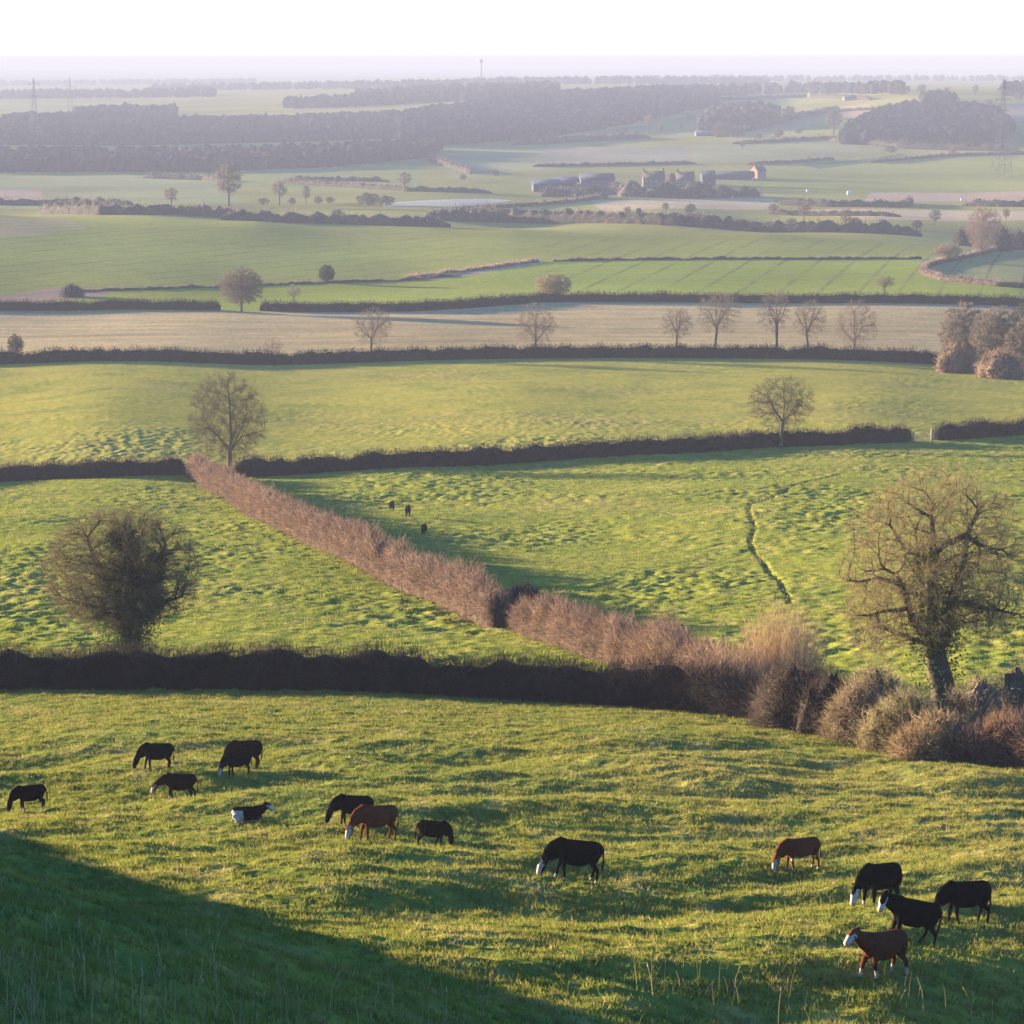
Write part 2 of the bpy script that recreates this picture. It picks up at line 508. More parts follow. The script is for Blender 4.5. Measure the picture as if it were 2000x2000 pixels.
# tramlines in the winter corn: a running coordinate across each field, 1 line per unit
tram = np.where(UU > -0.002, (GX - 0.19 * (GY - 1200)) / 13.0, (GX - 0.55 * (GY - 1200)) / 17.0)
tram_w = ((DD > h4) & (DD < cr * 1.01)).astype(float) * ss(0.0, 25.0, np.abs(GX + 0.002 * GY))
tram_w *= np.where(DD > h5, 1.0, (UU > 0.0) * 1.0)
furrow = ((DD > h3) & (DD < h4)).astype(float)
patchy = (past).astype(float)

mg, nt, out = new_mat('ground')
at = N(nt, 'ShaderNodeAttribute', attribute_name='col')
tm = N(nt, 'ShaderNodeAttribute', attribute_name='tram')
tw = N(nt, 'ShaderNodeAttribute', attribute_name='tram_weight')
fw = N(nt, 'ShaderNodeAttribute', attribute_name='furrow')
pw = N(nt, 'ShaderNodeAttribute', attribute_name='pasture')
geo = N(nt, 'ShaderNodeNewGeometry')
n1 = noise_node(nt, 0.9, 4, 0.65, geo.outputs['Position'])
n2 = noise_node(nt, 0.11, 5, 0.6, geo.outputs['Position'])
c = mixc(nt, 'MULTIPLY', 1.0, at.outputs['Color'], ramp(nt, n1.outputs['Fac'], [(0.32, (0.62, 0.66, 0.6)), (0.5, (1.0, 1.0, 1.0)), (0.7, (1.35, 1.22, 1.25))]))
c = mixc(nt, 'MULTIPLY', 1.0, c, ramp(nt, n2.outputs['Fac'], [(0.3, (0.82, 0.9, 0.85)), (0.7, (1.15, 1.08, 1.1))]))
fr = math_node(nt, 'FRACT', tm.outputs['Fac'])
d = math_node(nt, 'ABSOLUTE', math_node(nt, 'SUBTRACT', fr, 0.5))
ln = math_node(nt, 'MULTIPLY', math_node(nt, 'LESS_THAN', d, 0.055), tw.outputs['Fac'])
n3 = noise_node(nt, 0.03, 3, 0.5, geo.outputs['Position'])
ln = math_node(nt, 'MULTIPLY', ln, ramp(nt, n3.outputs['Fac'], [(0.38, (0.1, 0.1, 0.1)), (0.62, (0.75, 0.75, 0.75))]))
c = mixc(nt, 'MIX', ln, c, (0.075, 0.070, 0.030))
# plough lines, drawn out along the field
mp = N(nt, 'ShaderNodeMapping'); mp.inputs['Scale'].default_value = (0.012, 0.16, 0.1); mp.inputs['Rotation'].default_value = (0, 0, R(-6))
nt.links.new(geo.outputs['Position'], mp.inputs['Vector'])
n4 = noise_node(nt, 1.0, 4, 0.6, mp.outputs['Vector'])
c = mixc(nt, 'MULTIPLY', fw.outputs['Fac'], c, ramp(nt, n4.outputs['Fac'], [(0.3, (0.72, 0.70, 0.70)), (0.5, (1, 1, 1)), (0.7, (1.15, 1.12, 1.05))]))
pr = principled(nt, out, c, 1.0, 0.0)
bn = noise_node(nt, 3.2, 5, 0.7, geo.outputs['Position'])
bp = N(nt, 'ShaderNodeBump'); bp.inputs['Distance'].default_value = 0.10
nt.links.new(math_node(nt, 'MULTIPLY', pw.outputs['Fac'], 0.7), bp.inputs['Strength'])
nt.links.new(bn.outputs['Fac'], bp.inputs['Height'])
nt.links.new(bp.outputs['Normal'], pr.inputs['Normal'])

nu, nd = shape
idx = np.arange(nu * nd).reshape(nu, nd)
faces = np.stack([idx[:-1, :-1], idx[1:, :-1], idx[1:, 1:], idx[:-1, 1:]], -1).reshape(-1, 4)
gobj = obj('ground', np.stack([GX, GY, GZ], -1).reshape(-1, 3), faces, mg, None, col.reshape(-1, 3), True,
           {'tram': tram.ravel(), 'tram_weight': tram_w.ravel(), 'furrow': furrow.ravel(), 'pasture': patchy.ravel()})
tag(gobj, 'green pastures, corn and pale plough on rolling farmland', 'ground', kind='structure')
print('GROUND', shape, flush=True)
def ground_col(X, Y):
    i = np.clip(np.searchsorted(ucol, X / Y), 0, nu - 1); j = np.clip(np.searchsorted(rows, Y), 0, nd - 1)
    return col[i, j]

# ------------------------------------------------------------------ haze
hz = np.array([[x, y, z] for x in (-21000, 21000) for y in (-300, 23500) for z in (-104, 30)], dtype=float)
hm, nt, out = new_mat('haze')
pv = N(nt, 'ShaderNodeVolumePrincipled')
pv.inputs['Color'].default_value = (0.196, 0.215, 0.290, 1)
pv.inputs['Density'].default_value = 0.00018
pv.inputs['Anisotropy'].default_value = 0.0
nt.links.new(pv.outputs[0], out.inputs['Volume'])
ho = obj('haze', hz, [np.array([[0, 1, 3, 2], [4, 6, 7, 5], [0, 4, 5, 1], [2, 3, 7, 6], [0, 2, 6, 4], [1, 5, 7, 3]])], hm)
tag(ho, 'pale lavender haze filling the valley', 'haze', kind='stuff')

# ------------------------------------------------------------------ grass of the pastures
rng = np.random.default_rng(5)
def grass_blades(n, u_rng, D_rng, per, h_rng, w, spread, keep, tone=1.0):
    """tufts of bent blades standing on the turf"""
    u = rng.uniform(*u_rng, n)
    D = np.sqrt(rng.uniform(D_rng[0] ** 2, D_rng[1] ** 2, n))
    X = u * D; Y = D
    k = keep(X, Y); X, Y = X[k], Y[k]; n = len(X)
    base = ground_col(X, Y)
    tint = 0.75 + 0.6 * rng.random(n)
    warm = rng.random(n)
    base = base * tint[:, None] * tone
    straw = (warm > 0.88)
    base[straw] = np.array([0.20, 0.155, 0.06]) * tint[straw, None]
    X = np.repeat(X, per); Y = np.repeat(Y, per); C = np.repeat(base, per, 0); m = len(X)
    H = rng.uniform(*h_rng, m) * np.repeat(0.6 + 0.8 * rng.random(n), per)
    a = rng.uniform(0, 2 * math.pi, m); r = spread * np.sqrt(rng.random(m))
    X = X + r * np.cos(a); Y = Y + r * np.sin(a)
    Z = ground(X, Y) - 0.02
    b = rng.uniform(0, 2 * math.pi, m); lean = rng.uniform(0.2, 0.9, m)
    s = rng.uniform(0, 2 * math.pi, m)
    sx, sy = np.cos(s) * w * 0.5, np.sin(s) * w * 0.5
    v = np.empty((m, 3, 3))
    v[:, 0] = np.stack([X - sx, Y - sy, Z], 1); v[:, 1] = np.stack([X + sx, Y + sy, Z], 1)
    v[:, 2] = np.stack([X + H * lean * np.cos(b), Y + H * lean * np.sin(b), Z + H], 1)
    return v.reshape(-1, 3), np.arange(m * 3).reshape(-1, 3), np.repeat(C, 3, 0)
grass_m = mat_attr('grass', 0.9, 0.35)
h1f = H1
def near_keep(X, Y): return (Y < h1f(X / Y) - 1.0) & (rng.random(len(X)) < 0.35 + 0.8 * ss(-0.3, 0.35, fbm(X / 3.2, Y / 2.6, 51, 2)))
def mid_keep(X, Y): return (Y > h1f(X / Y) + 1.0) & (rng.random(len(X)) < 0.3 + 0.8 * ss(-0.3, 0.35, fbm(X / 5, Y / 5, 53, 2)))
GQ = 1.0
va, fa, ca = grass_blades(int(250000 * GQ), (-0.185, 0.185), (28, 172), 5, (0.07, 0.17), 0.035, 0.13, near_keep)
vb, fb, cb = grass_blades(int(120000 * GQ), (-0.185, 0.185), (140, 460), 4, (0.08, 0.20), 0.07, 0.3, mid_keep)
go = obj('pasture_grass', np.concatenate([va, vb]), np.concatenate([fa, fb + len(va)]), grass_m, None, np.concatenate([ca, cb]))
tag(go, 'short tufted grass covering the grazed pastures', 'grass', kind='stuff')

# taller dry stems at the foot of the picture
def stems():
    g = Geo()
    cl = [(30, 1960, 26), (70, 1990, 22), (110, 1700, 8), (160, 1750, 6), (120, 1860, 10), (380, 1985, 26), (350, 1900, 8), (250, 1960, 14), (300, 1985, 18), (480, 1990, 20),
          (520, 1960, 10), (640, 1990, 12), (770, 1985, 16), (760, 1930, 8), (950, 1975, 8), (1130, 1990, 14), (1480, 1980, 12), (1400, 1950, 10), (1620, 1990, 10), (200, 1990, 22), (20, 1880, 8), (560, 1850, 5),
          (-40, 1970, 10), (430, 1940, 8), (1280, 1940, 8), (880, 1990, 10), (1780, 1960, 8), (1900, 1990, 10)]
    for px, py, n in cl:
        p = spot(px, py)
        for k in range(n):
            x = p[0] + rng.normal(0, 0.55); y = p[1] + rng.normal(0, 1.0)
            z = gz(x, y) - 0.03
            h = rng.uniform(0.3, 0.85) * (1.0 if rng.random() < 0.75 else 1.25)
            a = rng.uniform(0, 6.28); l = rng.uniform(0.05, 0.45) * h
            q0 = np.array([x, y, z]); q1 = q0 + [l * 0.35 * math.cos(a), l * 0.35 * math.sin(a), h * 0.6]; q2 = q0 + [l * math.cos(a), l * math.sin(a), h]
            c = np.array([0.27, 0.21, 0.10]) * rng.uniform(0.7, 1.3)
            if rng.random() < 0.3: c = np.array([0.10, 0.12, 0.03]) * rng.uniform(0.8, 1.3)
            w = rng.uniform(0.004, 0.008)
            s = np.array([math.cos(a + 1.57), math.sin(a + 1.57), 0]) * w
            t = np.array([math.cos(a), math.sin(a), 0]) * w
            for d in (s, t):
                g.add([q0 - d, q0 + d, q1 + d * .8, q1 - d * .8, q2 + d * .4, q2 - d * .4], [[0, 1, 2, 3], [3, 2, 4, 5]], c)
            if rng.random() < 0.35:      # a seed head
                u = (q2 - q1) / np.linalg.norm(q2 - q1)
                for d in (s, t):
                    d2 = d * 1.8
                    g.add([q2 - u * .02, q2 + u * .05 + d2, q2 + u * .15, q2 + u * .05 - d2], [[0, 1, 2, 3]], c * 1.1)
    return g.build('tall_grass', mat_attr('dry_stem', 0.9, 0.3))
tag(stems(), 'tall dry grass stems at the foot of the shaded slope', 'grass', kind='stuff')
# ------------------------------------------------------------------ vegetation builders
bark_m = mat_attr('bark', 0.95, 0.0)
twig_m = mat_attr('twig', 0.95, 0.25)
leaf_m = mat_attr('ivy_leaf', 0.6, 0.2, 0.3)
far_m = mat_attr('distant_twigs', 1.0, 0.0)
wood_canopy_m = mat_attr('bare_wood', 1.0, 0.45)

def perp(d):
    a = np.where(np.abs(d[:, 2:3]) < 0.9, np.array([[0, 0, 1.0]]), np.array([[1.0, 0, 0]]))
    s = np.cross(d, a); s /= np.linalg.norm(s, axis=1, keepdims=True) + 1e-9
    return s, np.cross(d, s)
def tubes(g, p0, p1, r0, r1, k, col):
    """tapered limb segments, k sides each"""
    d = p1 - p0; d = d / (np.linalg.norm(d, axis=1, keepdims=True) + 1e-9)
    s, t = perp(d)
    a = np.arange(k) * 2 * math.pi / k
    ring = np.cos(a)[None, :, None] * s[:, None] + np.sin(a)[None, :, None] * t[:, None]
    v = np.concatenate([p0[:, None] + ring * r0[:, None, None], p1[:, None] + ring * r1[:, None, None]], 1)
    n = len(p0)
    i = np.arange(k); j = (i + 1) % k
    f = np.stack([i, j, j + k, i + k], 1)[None] + (np.arange(n) * 2 * k)[:, None, None]
    g.add(v.reshape(-1, 3), f.reshape(-1, 4), np.repeat(col, 2 * k, 0) if np.ndim(col) == 2 else col)
def ribbons(g, p0, d, L, w, rng, col, bend=0.35):
    """thin bent twigs: two tapering faces each"""
    n = len(p0)
    d = d / (np.linalg.norm(d, axis=1, keepdims=True) + 1e-9)
    b = rng.normal(0, 1, (n, 3)) * bend
    p1 = p0 + d * (L * 0.55)[:, None]
    d2 = d + b; d2 /= np.linalg.norm(d2, axis=1, keepdims=True)
    p2 = p1 + d2 * (L * 0.5)[:, None]
    s = np.cross(d, rng.normal(0, 1, (n, 3))); s /= np.linalg.norm(s, axis=1, keepdims=True) + 1e-9
    w = np.broadcast_to(w, (n,))[:, None]
    v = np.stack([p0 - s * w, p0 + s * w, p1 - s * w * .75, p1 + s * w * .75, p2 - s * w * .3, p2 + s * w * .3], 1)
    o = (np.arange(n) * 6)[:, None]
    f = np.concatenate([o + np.array([[0, 1, 3, 2]]), o + np.array([[2, 3, 5, 4]])])
    g.add(v.reshape(-1, 3), f, np.repeat(col, 6, 0))
def leaves(g, p, size, rng, col):
    n = len(p)
    a = rng.normal(0, 1, (n, 3)); a /= np.linalg.norm(a, axis=1, keepdims=True)
    b = np.cross(a, rng.normal(0, 1, (n, 3))); b /= np.linalg.norm(b, axis=1, keepdims=True) + 1e-9
    s = (size * rng.uniform(0.6, 1.3, n))[:, None]
    v = np.stack([p - a * s, p + b * s * .6, p + a * s, p - b * s * .6], 1)
    g.add(v.reshape(-1, 3), (np.arange(n) * 4)[:, None] + np.array([[0, 1, 2, 3]]), col)
def jit(c, n, rng, k=0.3):
    return np.asarray(c)[None] * (1 + rng.uniform(-k, k, (n, 1))) * (1 + rng.uniform(-k * .3, k * .3, (n, 3)))

def grow(seed, limbs, ellip, n_attr, step, kill, infl, up=0.08, wob=0.12, shell=0.55, iters=90):
    """branch skeleton that fills a crown outline; limbs = polylines that start it"""
    rng = np.random.default_rng(seed)
    pts, par = [], []
    for li, (pl, att) in enumerate(limbs):
        pl = np.array(pl, dtype=float)
        prev = att
        if att is not None:
            prev = int(np.argmin(((np.array(pts) - pl[0]) ** 2).sum(1)))
            start = 1
        else:
            pts.append(pl[0]); par.append(-1); prev = len(pts) - 1; start = 1
        for q in pl[start:]:
            p = pts[prev]
            m = max(1, int(np.linalg.norm(q - p) / step))
            for k in range(1, m + 1):
                t = k / m
                pts.append(p * (1 - t) + q * t + (rng.normal(0, wob * 0.25, 3) if k < m else 0)); par.append(prev); prev = len(pts) - 1
    att = []
    for (c, r, wgt) in ellip:
        n = int(n_attr * wgt)
        d = rng.normal(0, 1, (n, 3)); d /= np.linalg.norm(d, axis=1, keepdims=True)
        rad = rng.random(n) ** shell
        att.append(np.array(c) + d * rad[:, None] * np.array(r))
    att = np.concatenate(att)
    pts = np.array(pts); par = list(par)
    d2 = ((att[:, None] - pts[None]) ** 2).sum(-1)
    near = d2.argmin(1); nd = np.sqrt(d2.min(1))
    alive = nd > kill
    for it in range(iters):
        act = alive & (nd < infl)
        if not act.any(): break
        ids = np.unique(near[act])
        acc = np.zeros((len(pts), 3)); 
        dv = att[act] - pts[near[act]]; dv /= np.linalg.norm(dv, axis=1, keepdims=True) + 1e-9
        np.add.at(acc, near[act], dv)
        a = acc[ids]; a /= np.linalg.norm(a, axis=1, keepdims=True) + 1e-9
        pm = rng.permutation(len(dv)); pick = np.zeros((len(pts), 3)); pick[near[act][pm]] = dv[pm]
        pv = np.array([pts[i] - pts[par[i]] if par[i] >= 0 else (0, 0, 1.0) for i in ids]); pv /= np.linalg.norm(pv, axis=1, keepdims=True) + 1e-9
        a = a * 0.6 + pick[ids] * 0.8 + pv * 0.85; a /= np.linalg.norm(a, axis=1, keepdims=True) + 1e-9
        a = a + rng.normal(0, wob, a.shape) + np.array([0, 0, up]); a /= np.linalg.norm(a, axis=1, keepdims=True)
        new = pts[ids] + a * step
        base = len(pts)
        pts = np.concatenate([pts, new]); par += ids.tolist()
        dn = np.sqrt(((att[:, None] - new[None]) ** 2).sum(-1))
        k = dn.argmin(1); m = dn[np.arange(len(att)), k]
        b = m < nd
        near[b] = base + k[b]; nd[b] = m[b]
        alive &= nd > kill
        if len(pts) > 9000: break
    return pts, np.array(par)

def radii(pts, par, r_tip, r_base, e=1.9):
    n = len(pts)
    acc = np.zeros(n); kids = np.zeros(n, int)
    for i in range(n - 1, 0, -1):
        if acc[i] == 0: acc[i] = r_tip ** e
        acc[par[i]] += acc[i]; kids[par[i]] += 1
    r = acc ** (1 / e)
    r = r_tip + (r - r_tip) * (r_base - r_tip) / max(r[0] - r_tip, 1e-6)
    return r, kids

def make_tree(name, loc, label, cat, seed, H, limbs, ellip, group=None, n_attr=500, step=0.45, r_base=0.35, r_tip=0.018, twigs=6, twig_len=0.7, twig_w=0.010,
              bark=(0.09, 0.075, 0.055), twig=(0.15, 0.115, 0.075), up=0.08, infl=6.0, kill=None, ivy=0, ivy_zone=None, wob=0.10, thr=0.06, trunk_cut=0.10, shell=0.5, rz=0.0, flare=1.5, spray=2, twig_min=0.0):
    rng = np.random.default_rng(seed + 100)
    pts, par = grow(seed, limbs, ellip, n_attr, step, kill or step * 1.5, infl, up, wob, shell)
    r, kids = radii(pts, par, r_tip, r_base)
    r = r * (1 + (flare - 1) * np.exp(-np.maximum(pts[:, 2], 0) / (r_base * 1.6)) * (r > r_base * 0.5))
    i = np.arange(1, len(pts)); p = par[1:]
    root = empty(name, loc, rz)
    tag(root, label, cat, group)
    rp = np.minimum(r[p], r[i] * 1.35 + 0.01)
    big = r[i] > trunk_cut
    gt, gc = Geo(), Geo()
    def seg(g, m, k, c):
        if m.any(): tubes(g, pts[p[m]], pts[i[m]] + (pts[i[m]] - pts[p[m]]) * 0.08, rp[m], r[i[m]], k, jit(c, m.sum(), rng, 0.2))
    seg(gt, big, 8, bark)
    seg(gc, ~big & (r[i] > trunk_cut * .4), 5, bark)
    seg(gc, ~big & (r[i] <= trunk_cut * .4), 3, (np.array(bark) + np.array(twig)) / 2)
    thin = np.where((r < thr))[0]; thin = thin[thin > 0]; thin = thin[pts[thin, 2] > twig_min]
    ctr = np.array(ellip[0][0])
    tips = np.repeat(thin, np.maximum(1, (twigs * np.where(kids[thin] == 0, 2.0, 0.8))).astype(int))
    d = pts[tips] - pts[par[tips]]; d /= np.linalg.norm(d, axis=1, keepdims=True) + 1e-9
    o = pts[tips] - ctr; o /= np.linalg.norm(o, axis=1, keepdims=True) + 1e-9
    d = d * 0.5 + o * 0.5 + rng.normal(0, 0.62, d.shape) + np.array([0, 0, 0.15])
    n = len(tips)
    p0 = pts[tips] - (pts[tips] - pts[par[tips]]) * rng.random((n, 1))
    L = twig_len * rng.uniform(0.5, 1.3, n)
    ribbons(gc, p0, d, L, twig_w, rng, jit(twig, n, rng, 0.3))
    k = np.repeat(np.arange(n), spray)                 # side twigs on the twigs
    if len(k):
        dd_ = d[k] / np.linalg.norm(d[k], axis=1, keepdims=True)
        q0 = p0[k] + dd_ * (L[k] * rng.uniform(0.2, 1.0, len(k)))[:, None]
        ribbons(gc, q0, dd_ + rng.normal(0, 0.6, (len(k), 3)), twig_len * 0.62 * rng.uniform(0.5, 1.2, len(k)), twig_w * 0.75, rng, jit(twig, len(k), rng, 0.3))
    gt.build('trunk', bark_m, root)
    gc.build('crown', twig_m, root)
    if ivy:
        z = np.where(r > 0.07)[0] if ivy_zone is None else np.where(ivy_zone(pts, r))[0]
        g = Geo()
        k = rng.choice(z, ivy)
        q = pts[k] + rng.normal(0, 1, (ivy, 3)) * (r[k] * 0.9 + 0.22)[:, None]
        q[:, 2] = np.maximum(q[:, 2], 0.1)
        leaves(g, q, np.full(ivy, 0.085), rng, np.repeat(jit((0.030, 0.048, 0.016), ivy, rng, 0.45), 4, 0))
        g.build('ivy', leaf_m, root)
    return root

def copy_tree(o, parent=None):
    c = o.copy(); scene.collection.objects.link(c); c.parent = parent
    for ch in o.children: copy_tree(ch, c)
    return c

def resample(q, step):
    d = np.concatenate([[0], np.cumsum(np.linalg.norm(np.diff(q[:, :2], axis=0), axis=1))])
    s = np.linspace(0, d[-1], max(2, int(d[-1] / step) + 1))
    x = np.interp(s, d, q[:, 0]); y = np.interp(s, d, q[:, 1])
    return x, y, s, d[-1]

def make_hedge(name, label, pts, h, w, seed, col=(0.11, 0.075, 0.05), twig_col=(0.19, 0.125, 0.085), dens=60, twl=0.6, tww=0.012, core=True, step=0.5, shaggy=0.25, cat='hedge', group=None, upright=1.2, hvar=0.15, offset=0.0, world=None, blotch=0.45):
    """a row of clipped or overgrown thorn: woody mass inside, twigs all over it. Ends close round."""
    rng = np.random.default_rng(seed)
    q = spots(pts) if world is None else np.array(world)
    x, y, s, Ltot = resample(q, step)
    n = len(x)
    tx = np.gradient(x); ty = np.gradient(y); tl = np.hypot(tx, ty) + 1e-9; tx /= tl; ty /= tl
    nx, ny = -ty, tx
    x = x + nx * offset; y = y + ny * offset
    hh = h * (1 + hvar * 1.5 * noise2(s / 7.0, s * 0 + seed, 61) + hvar * noise2(s / 2.1, s * 0 + seed, 62))
    ww = w * (1 + 0.22 * noise2(s / 4.0, s * 0 + seed, 63))
    endf = np.clip(np.minimum(s, Ltot - s) / (w * (0.5 if step < 1.8 else 2.5)) + (0.25 if step < 1.8 else 0.08), 0, 1) ** 0.5
    hh *= endf; ww *= endf
    root = empty(name, (float(x[n // 2]), float(y[n // 2]), gz(x[n // 2], y[n // 2])))
    ox, oy, oz = root.location
    tag(root, label, cat, group)
    zg = ground(x, y, False)
    if core:
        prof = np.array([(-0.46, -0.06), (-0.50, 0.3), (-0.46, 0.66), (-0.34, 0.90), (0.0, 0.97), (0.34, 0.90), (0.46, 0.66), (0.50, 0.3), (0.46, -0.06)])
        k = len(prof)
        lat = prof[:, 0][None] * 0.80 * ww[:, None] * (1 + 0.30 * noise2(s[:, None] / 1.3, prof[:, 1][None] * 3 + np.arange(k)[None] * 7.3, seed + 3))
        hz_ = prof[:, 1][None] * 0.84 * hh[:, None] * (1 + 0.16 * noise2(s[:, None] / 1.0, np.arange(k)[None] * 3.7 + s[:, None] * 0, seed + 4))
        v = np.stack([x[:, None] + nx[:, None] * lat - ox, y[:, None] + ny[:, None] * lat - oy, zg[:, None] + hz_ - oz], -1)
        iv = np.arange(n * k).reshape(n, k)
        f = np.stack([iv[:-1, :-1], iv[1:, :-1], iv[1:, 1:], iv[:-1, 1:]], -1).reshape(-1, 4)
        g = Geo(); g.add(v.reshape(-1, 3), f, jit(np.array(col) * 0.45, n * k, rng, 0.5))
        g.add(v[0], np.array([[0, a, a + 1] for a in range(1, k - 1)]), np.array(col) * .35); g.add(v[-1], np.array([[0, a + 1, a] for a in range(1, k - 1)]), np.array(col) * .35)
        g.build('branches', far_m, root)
    m = int(Ltot * dens)
    if m > 0:
        t = rng.random(m) * Ltot
        X = np.interp(t, s, x); Y = np.interp(t, s, y); W = np.interp(t, s, ww); HH = np.interp(t, s, hh); Zg = np.interp(t, s, zg)
        NX = np.interp(t, s, nx); NY = np.interp(t, s, ny)
        a = rng.uniform(-0.08, math.pi + 0.08, m)           # round the section of the hedge
        rr = rng.uniform(0.66, 1.0, m) if core else np.sqrt(rng.random(m))
        la = np.sign(np.cos(a)) * np.abs(np.cos(a)) ** 0.7 * 0.5 * W * rr
        up = np.maximum(np.sin(a), 0) ** 0.6 * HH * rr
        if not core: up = np.where(rng.random(m) < 0.4, up * rng.random(m), up)
        p0 = np.stack([X + NX * la - ox, Y + NY * la - oy, Zg + up - oz], 1)
        side = np.cos(a) * 0.9
        d = np.stack([NX * side, NY * side, np.maximum(np.sin(a), 0.0) * upright + 0.3], 1) + rng.normal(0, 0.6, (m, 3))
        L = twl * rng.uniform(0.5, 1.25, m) * np.where(rng.random(m) < shaggy, 1.6, 1.0)
        g = Geo()
        patch = np.maximum(0.3, 1 + blotch * (noise2(t / 2.4, t * 0 + seed, 71) + 0.8 * noise2(t / 0.9, p0[:, 2] * 1.2, seed + 9)))
        ribbons(g, p0, d, L, tww, rng, jit(twig_col, m, rng, 0.45) * patch[:, None], 0.3)
        g.build('twigs', twig_m, root)
    return root

def make_shrub(name, loc, label, seed, stems, H, spread, col, twl=0.5, n_tw=14, cat='shrub', group=None, core=0.0, w=0.02, lean=(0, 0), base_r=0.5, mat=None):
    """many stems fanning up from the ground, each with side twigs"""
    rng = np.random.default_rng(seed)
    root = empty(name, loc); tag(root, label, cat, group)
    a = rng.uniform(0, 2 * math.pi, stems); rad = np.sqrt(rng.random(stems))
    p0 = np.stack([np.cos(a) * rad * base_r, np.sin(a) * rad * base_r, np.full(stems, -0.1)], 1)
    hs = H * rng.uniform(0.62, 1.02, stems) * (1 - 0.35 * rad ** 2)
    p2 = np.stack([np.cos(a) * rad * spread + lean[0], np.sin(a) * rad * spread + lean[1], hs], 1)
    p1 = p0 * 0.5 + p2 * 0.5; p1[:, :2] = p0[:, :2] * 0.6 + p2[:, :2] * 0.4
    g = Geo(); gt = Geo()
    w0 = np.full(stems, w)
    tubes(g, p0, p1, w0 * 1.3, w0 * 0.9, 3, jit(np.array(col) * 0.75, stems, rng)); tubes(g, p1, p2, w0 * 0.9, w0 * 0.3, 3, jit(np.array(col) * 0.9, stems, rng))
    k = np.repeat(np.arange(stems), n_tw); t = rng.uniform(0.12, 1.0, len(k))[:, None]
    pp = np.where(t < 0.5, p0[k] + (p1 - p0)[k] * t * 2, p1[k] + (p2 - p1)[k] * (t * 2 - 1))
    d = (p2 - p1)[k]; d /= np.linalg.norm(d, axis=1, keepdims=True)
    d = d + rng.normal(0, 0.45, d.shape)
    ribbons(gt, pp, d, twl * rng.uniform(0.5, 1.3, len(k)), w * 0.55, rng, jit(col, len(k), rng, 0.35))
    if core > 0:
        g2 = Geo()
        th = np.linspace(0, 2 * math.pi, 14, endpoint=False); ph = np.array([0.02, 0.35, 0.7, 1.05, 1.35, 1.5])
        vv = []
        for b in ph:
            r_ = np.cos(b) * (1 + 0.25 * rng.normal(0, 1, 14)) * spread * core
            vv.append(np.stack([np.cos(th) * r_, np.sin(th) * r_, np.full(14, math.sin(b) * H * core) * (1 + 0.12 * rng.normal(0, 1, 14)) - 0.05], 1))
        vv = np.array(vv); iv = np.arange(len(ph) * 14).reshape(len(ph), 14); nx_ = np.roll(iv, -1, 1)
        f = np.stack([iv[:-1], nx_[:-1], nx_[1:], iv[1:]], -1).reshape(-1, 4)
        g2.add(vv.reshape(-1, 3), f, jit(np.array(col) * 0.6, len(ph) * 14, rng, 0.4))
        g2.add(vv[-1], np.array([[0, b, b + 1] for b in range(1, 13)]), np.array(col) * 0.6)
        g2.build('thicket', far_m, root)
    g.build('stems', bark_m, root); gt.build('twigs', twig_m, root)
    return root

def make_mound(name, loc, label, seed, H, rad, col, n=1500, twl=0.45, w=0.014, cat='shrub', group=None, dark=0.35, lumps=4, top=1.0):
    """a tangle of twigs over a few dark lobes: bramble, thorn, thicket"""
    rng = np.random.default_rng(seed)
    root = empty(name, loc); tag(root, label, cat, group)
    g, gt = Geo(), Geo()
    lobes = [((0, 0), 1.0, 1.0)] + [((math.cos(a) * 0.6, math.sin(a) * 0.5), rng.uniform(0.45, 0.65), rng.uniform(0.5, 0.85)) for a in rng.uniform(0, 6.28, lumps)]
    kk = 16; ph = np.array([-0.2, 0.15, 0.45, 0.75, 1.05, 1.3, 1.5]); th = np.linspace(0, 2 * math.pi, kk, endpoint=False)
    for (cx, cy), fr_, fh in lobes:
        rr = rad * fr_; hh = H * fh
        vv = np.array([np.stack([cx * rad + np.cos(th) * np.cos(b) * rr * 0.72 * (1 + 0.18 * rng.normal(0, 1, kk)), cy * rad + np.sin(th) * np.cos(b) * rr * 0.72 * (1 + 0.18 * rng.normal(0, 1, kk)),
                                math.sin(b) * hh * 0.8 * (1 + 0.10 * rng.normal(0, 1, kk))], 1) for b in ph])
        iv = np.arange(len(ph) * kk).reshape(len(ph), kk); nx_ = np.roll(iv, -1, 1)
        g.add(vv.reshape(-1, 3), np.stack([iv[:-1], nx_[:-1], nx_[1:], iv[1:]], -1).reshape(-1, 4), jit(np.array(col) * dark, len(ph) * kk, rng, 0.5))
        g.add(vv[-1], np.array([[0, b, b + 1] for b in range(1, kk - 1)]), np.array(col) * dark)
        m = int(n * fr_ * fr_)
        a = rng.uniform(0, 2 * math.pi, m); b = np.arcsin(rng.uniform(0.0, 1, m)); q = rng.uniform(0.62, 1.0, m)
        p0 = np.stack([cx * rad + np.cos(a) * np.cos(b) * rr * q, cy * rad + np.sin(a) * np.cos(b) * rr * q, np.sin(b) * hh * q], 1)
        d = np.stack([np.cos(a) * np.cos(b), np.sin(a) * np.cos(b), np.sin(b) * top + 0.2], 1) * 0.8 + rng.normal(0, 0.75, (m, 3))
        pt = 1 + 0.5 * noise2(p0[:, 0] * 1.3 / max(twl, .1) * 0.5, p0[:, 2] * 1.3 / max(twl, .1) * 0.5 + seed, 77)
        ribbons(gt, p0, d, twl * rng.uniform(0.5, 1.4, m), w, rng, jit(col, m, rng, 0.4) * pt[:, None])
    g.build('thicket', far_m, root); gt.build('twigs', twig_m, root)
    return root
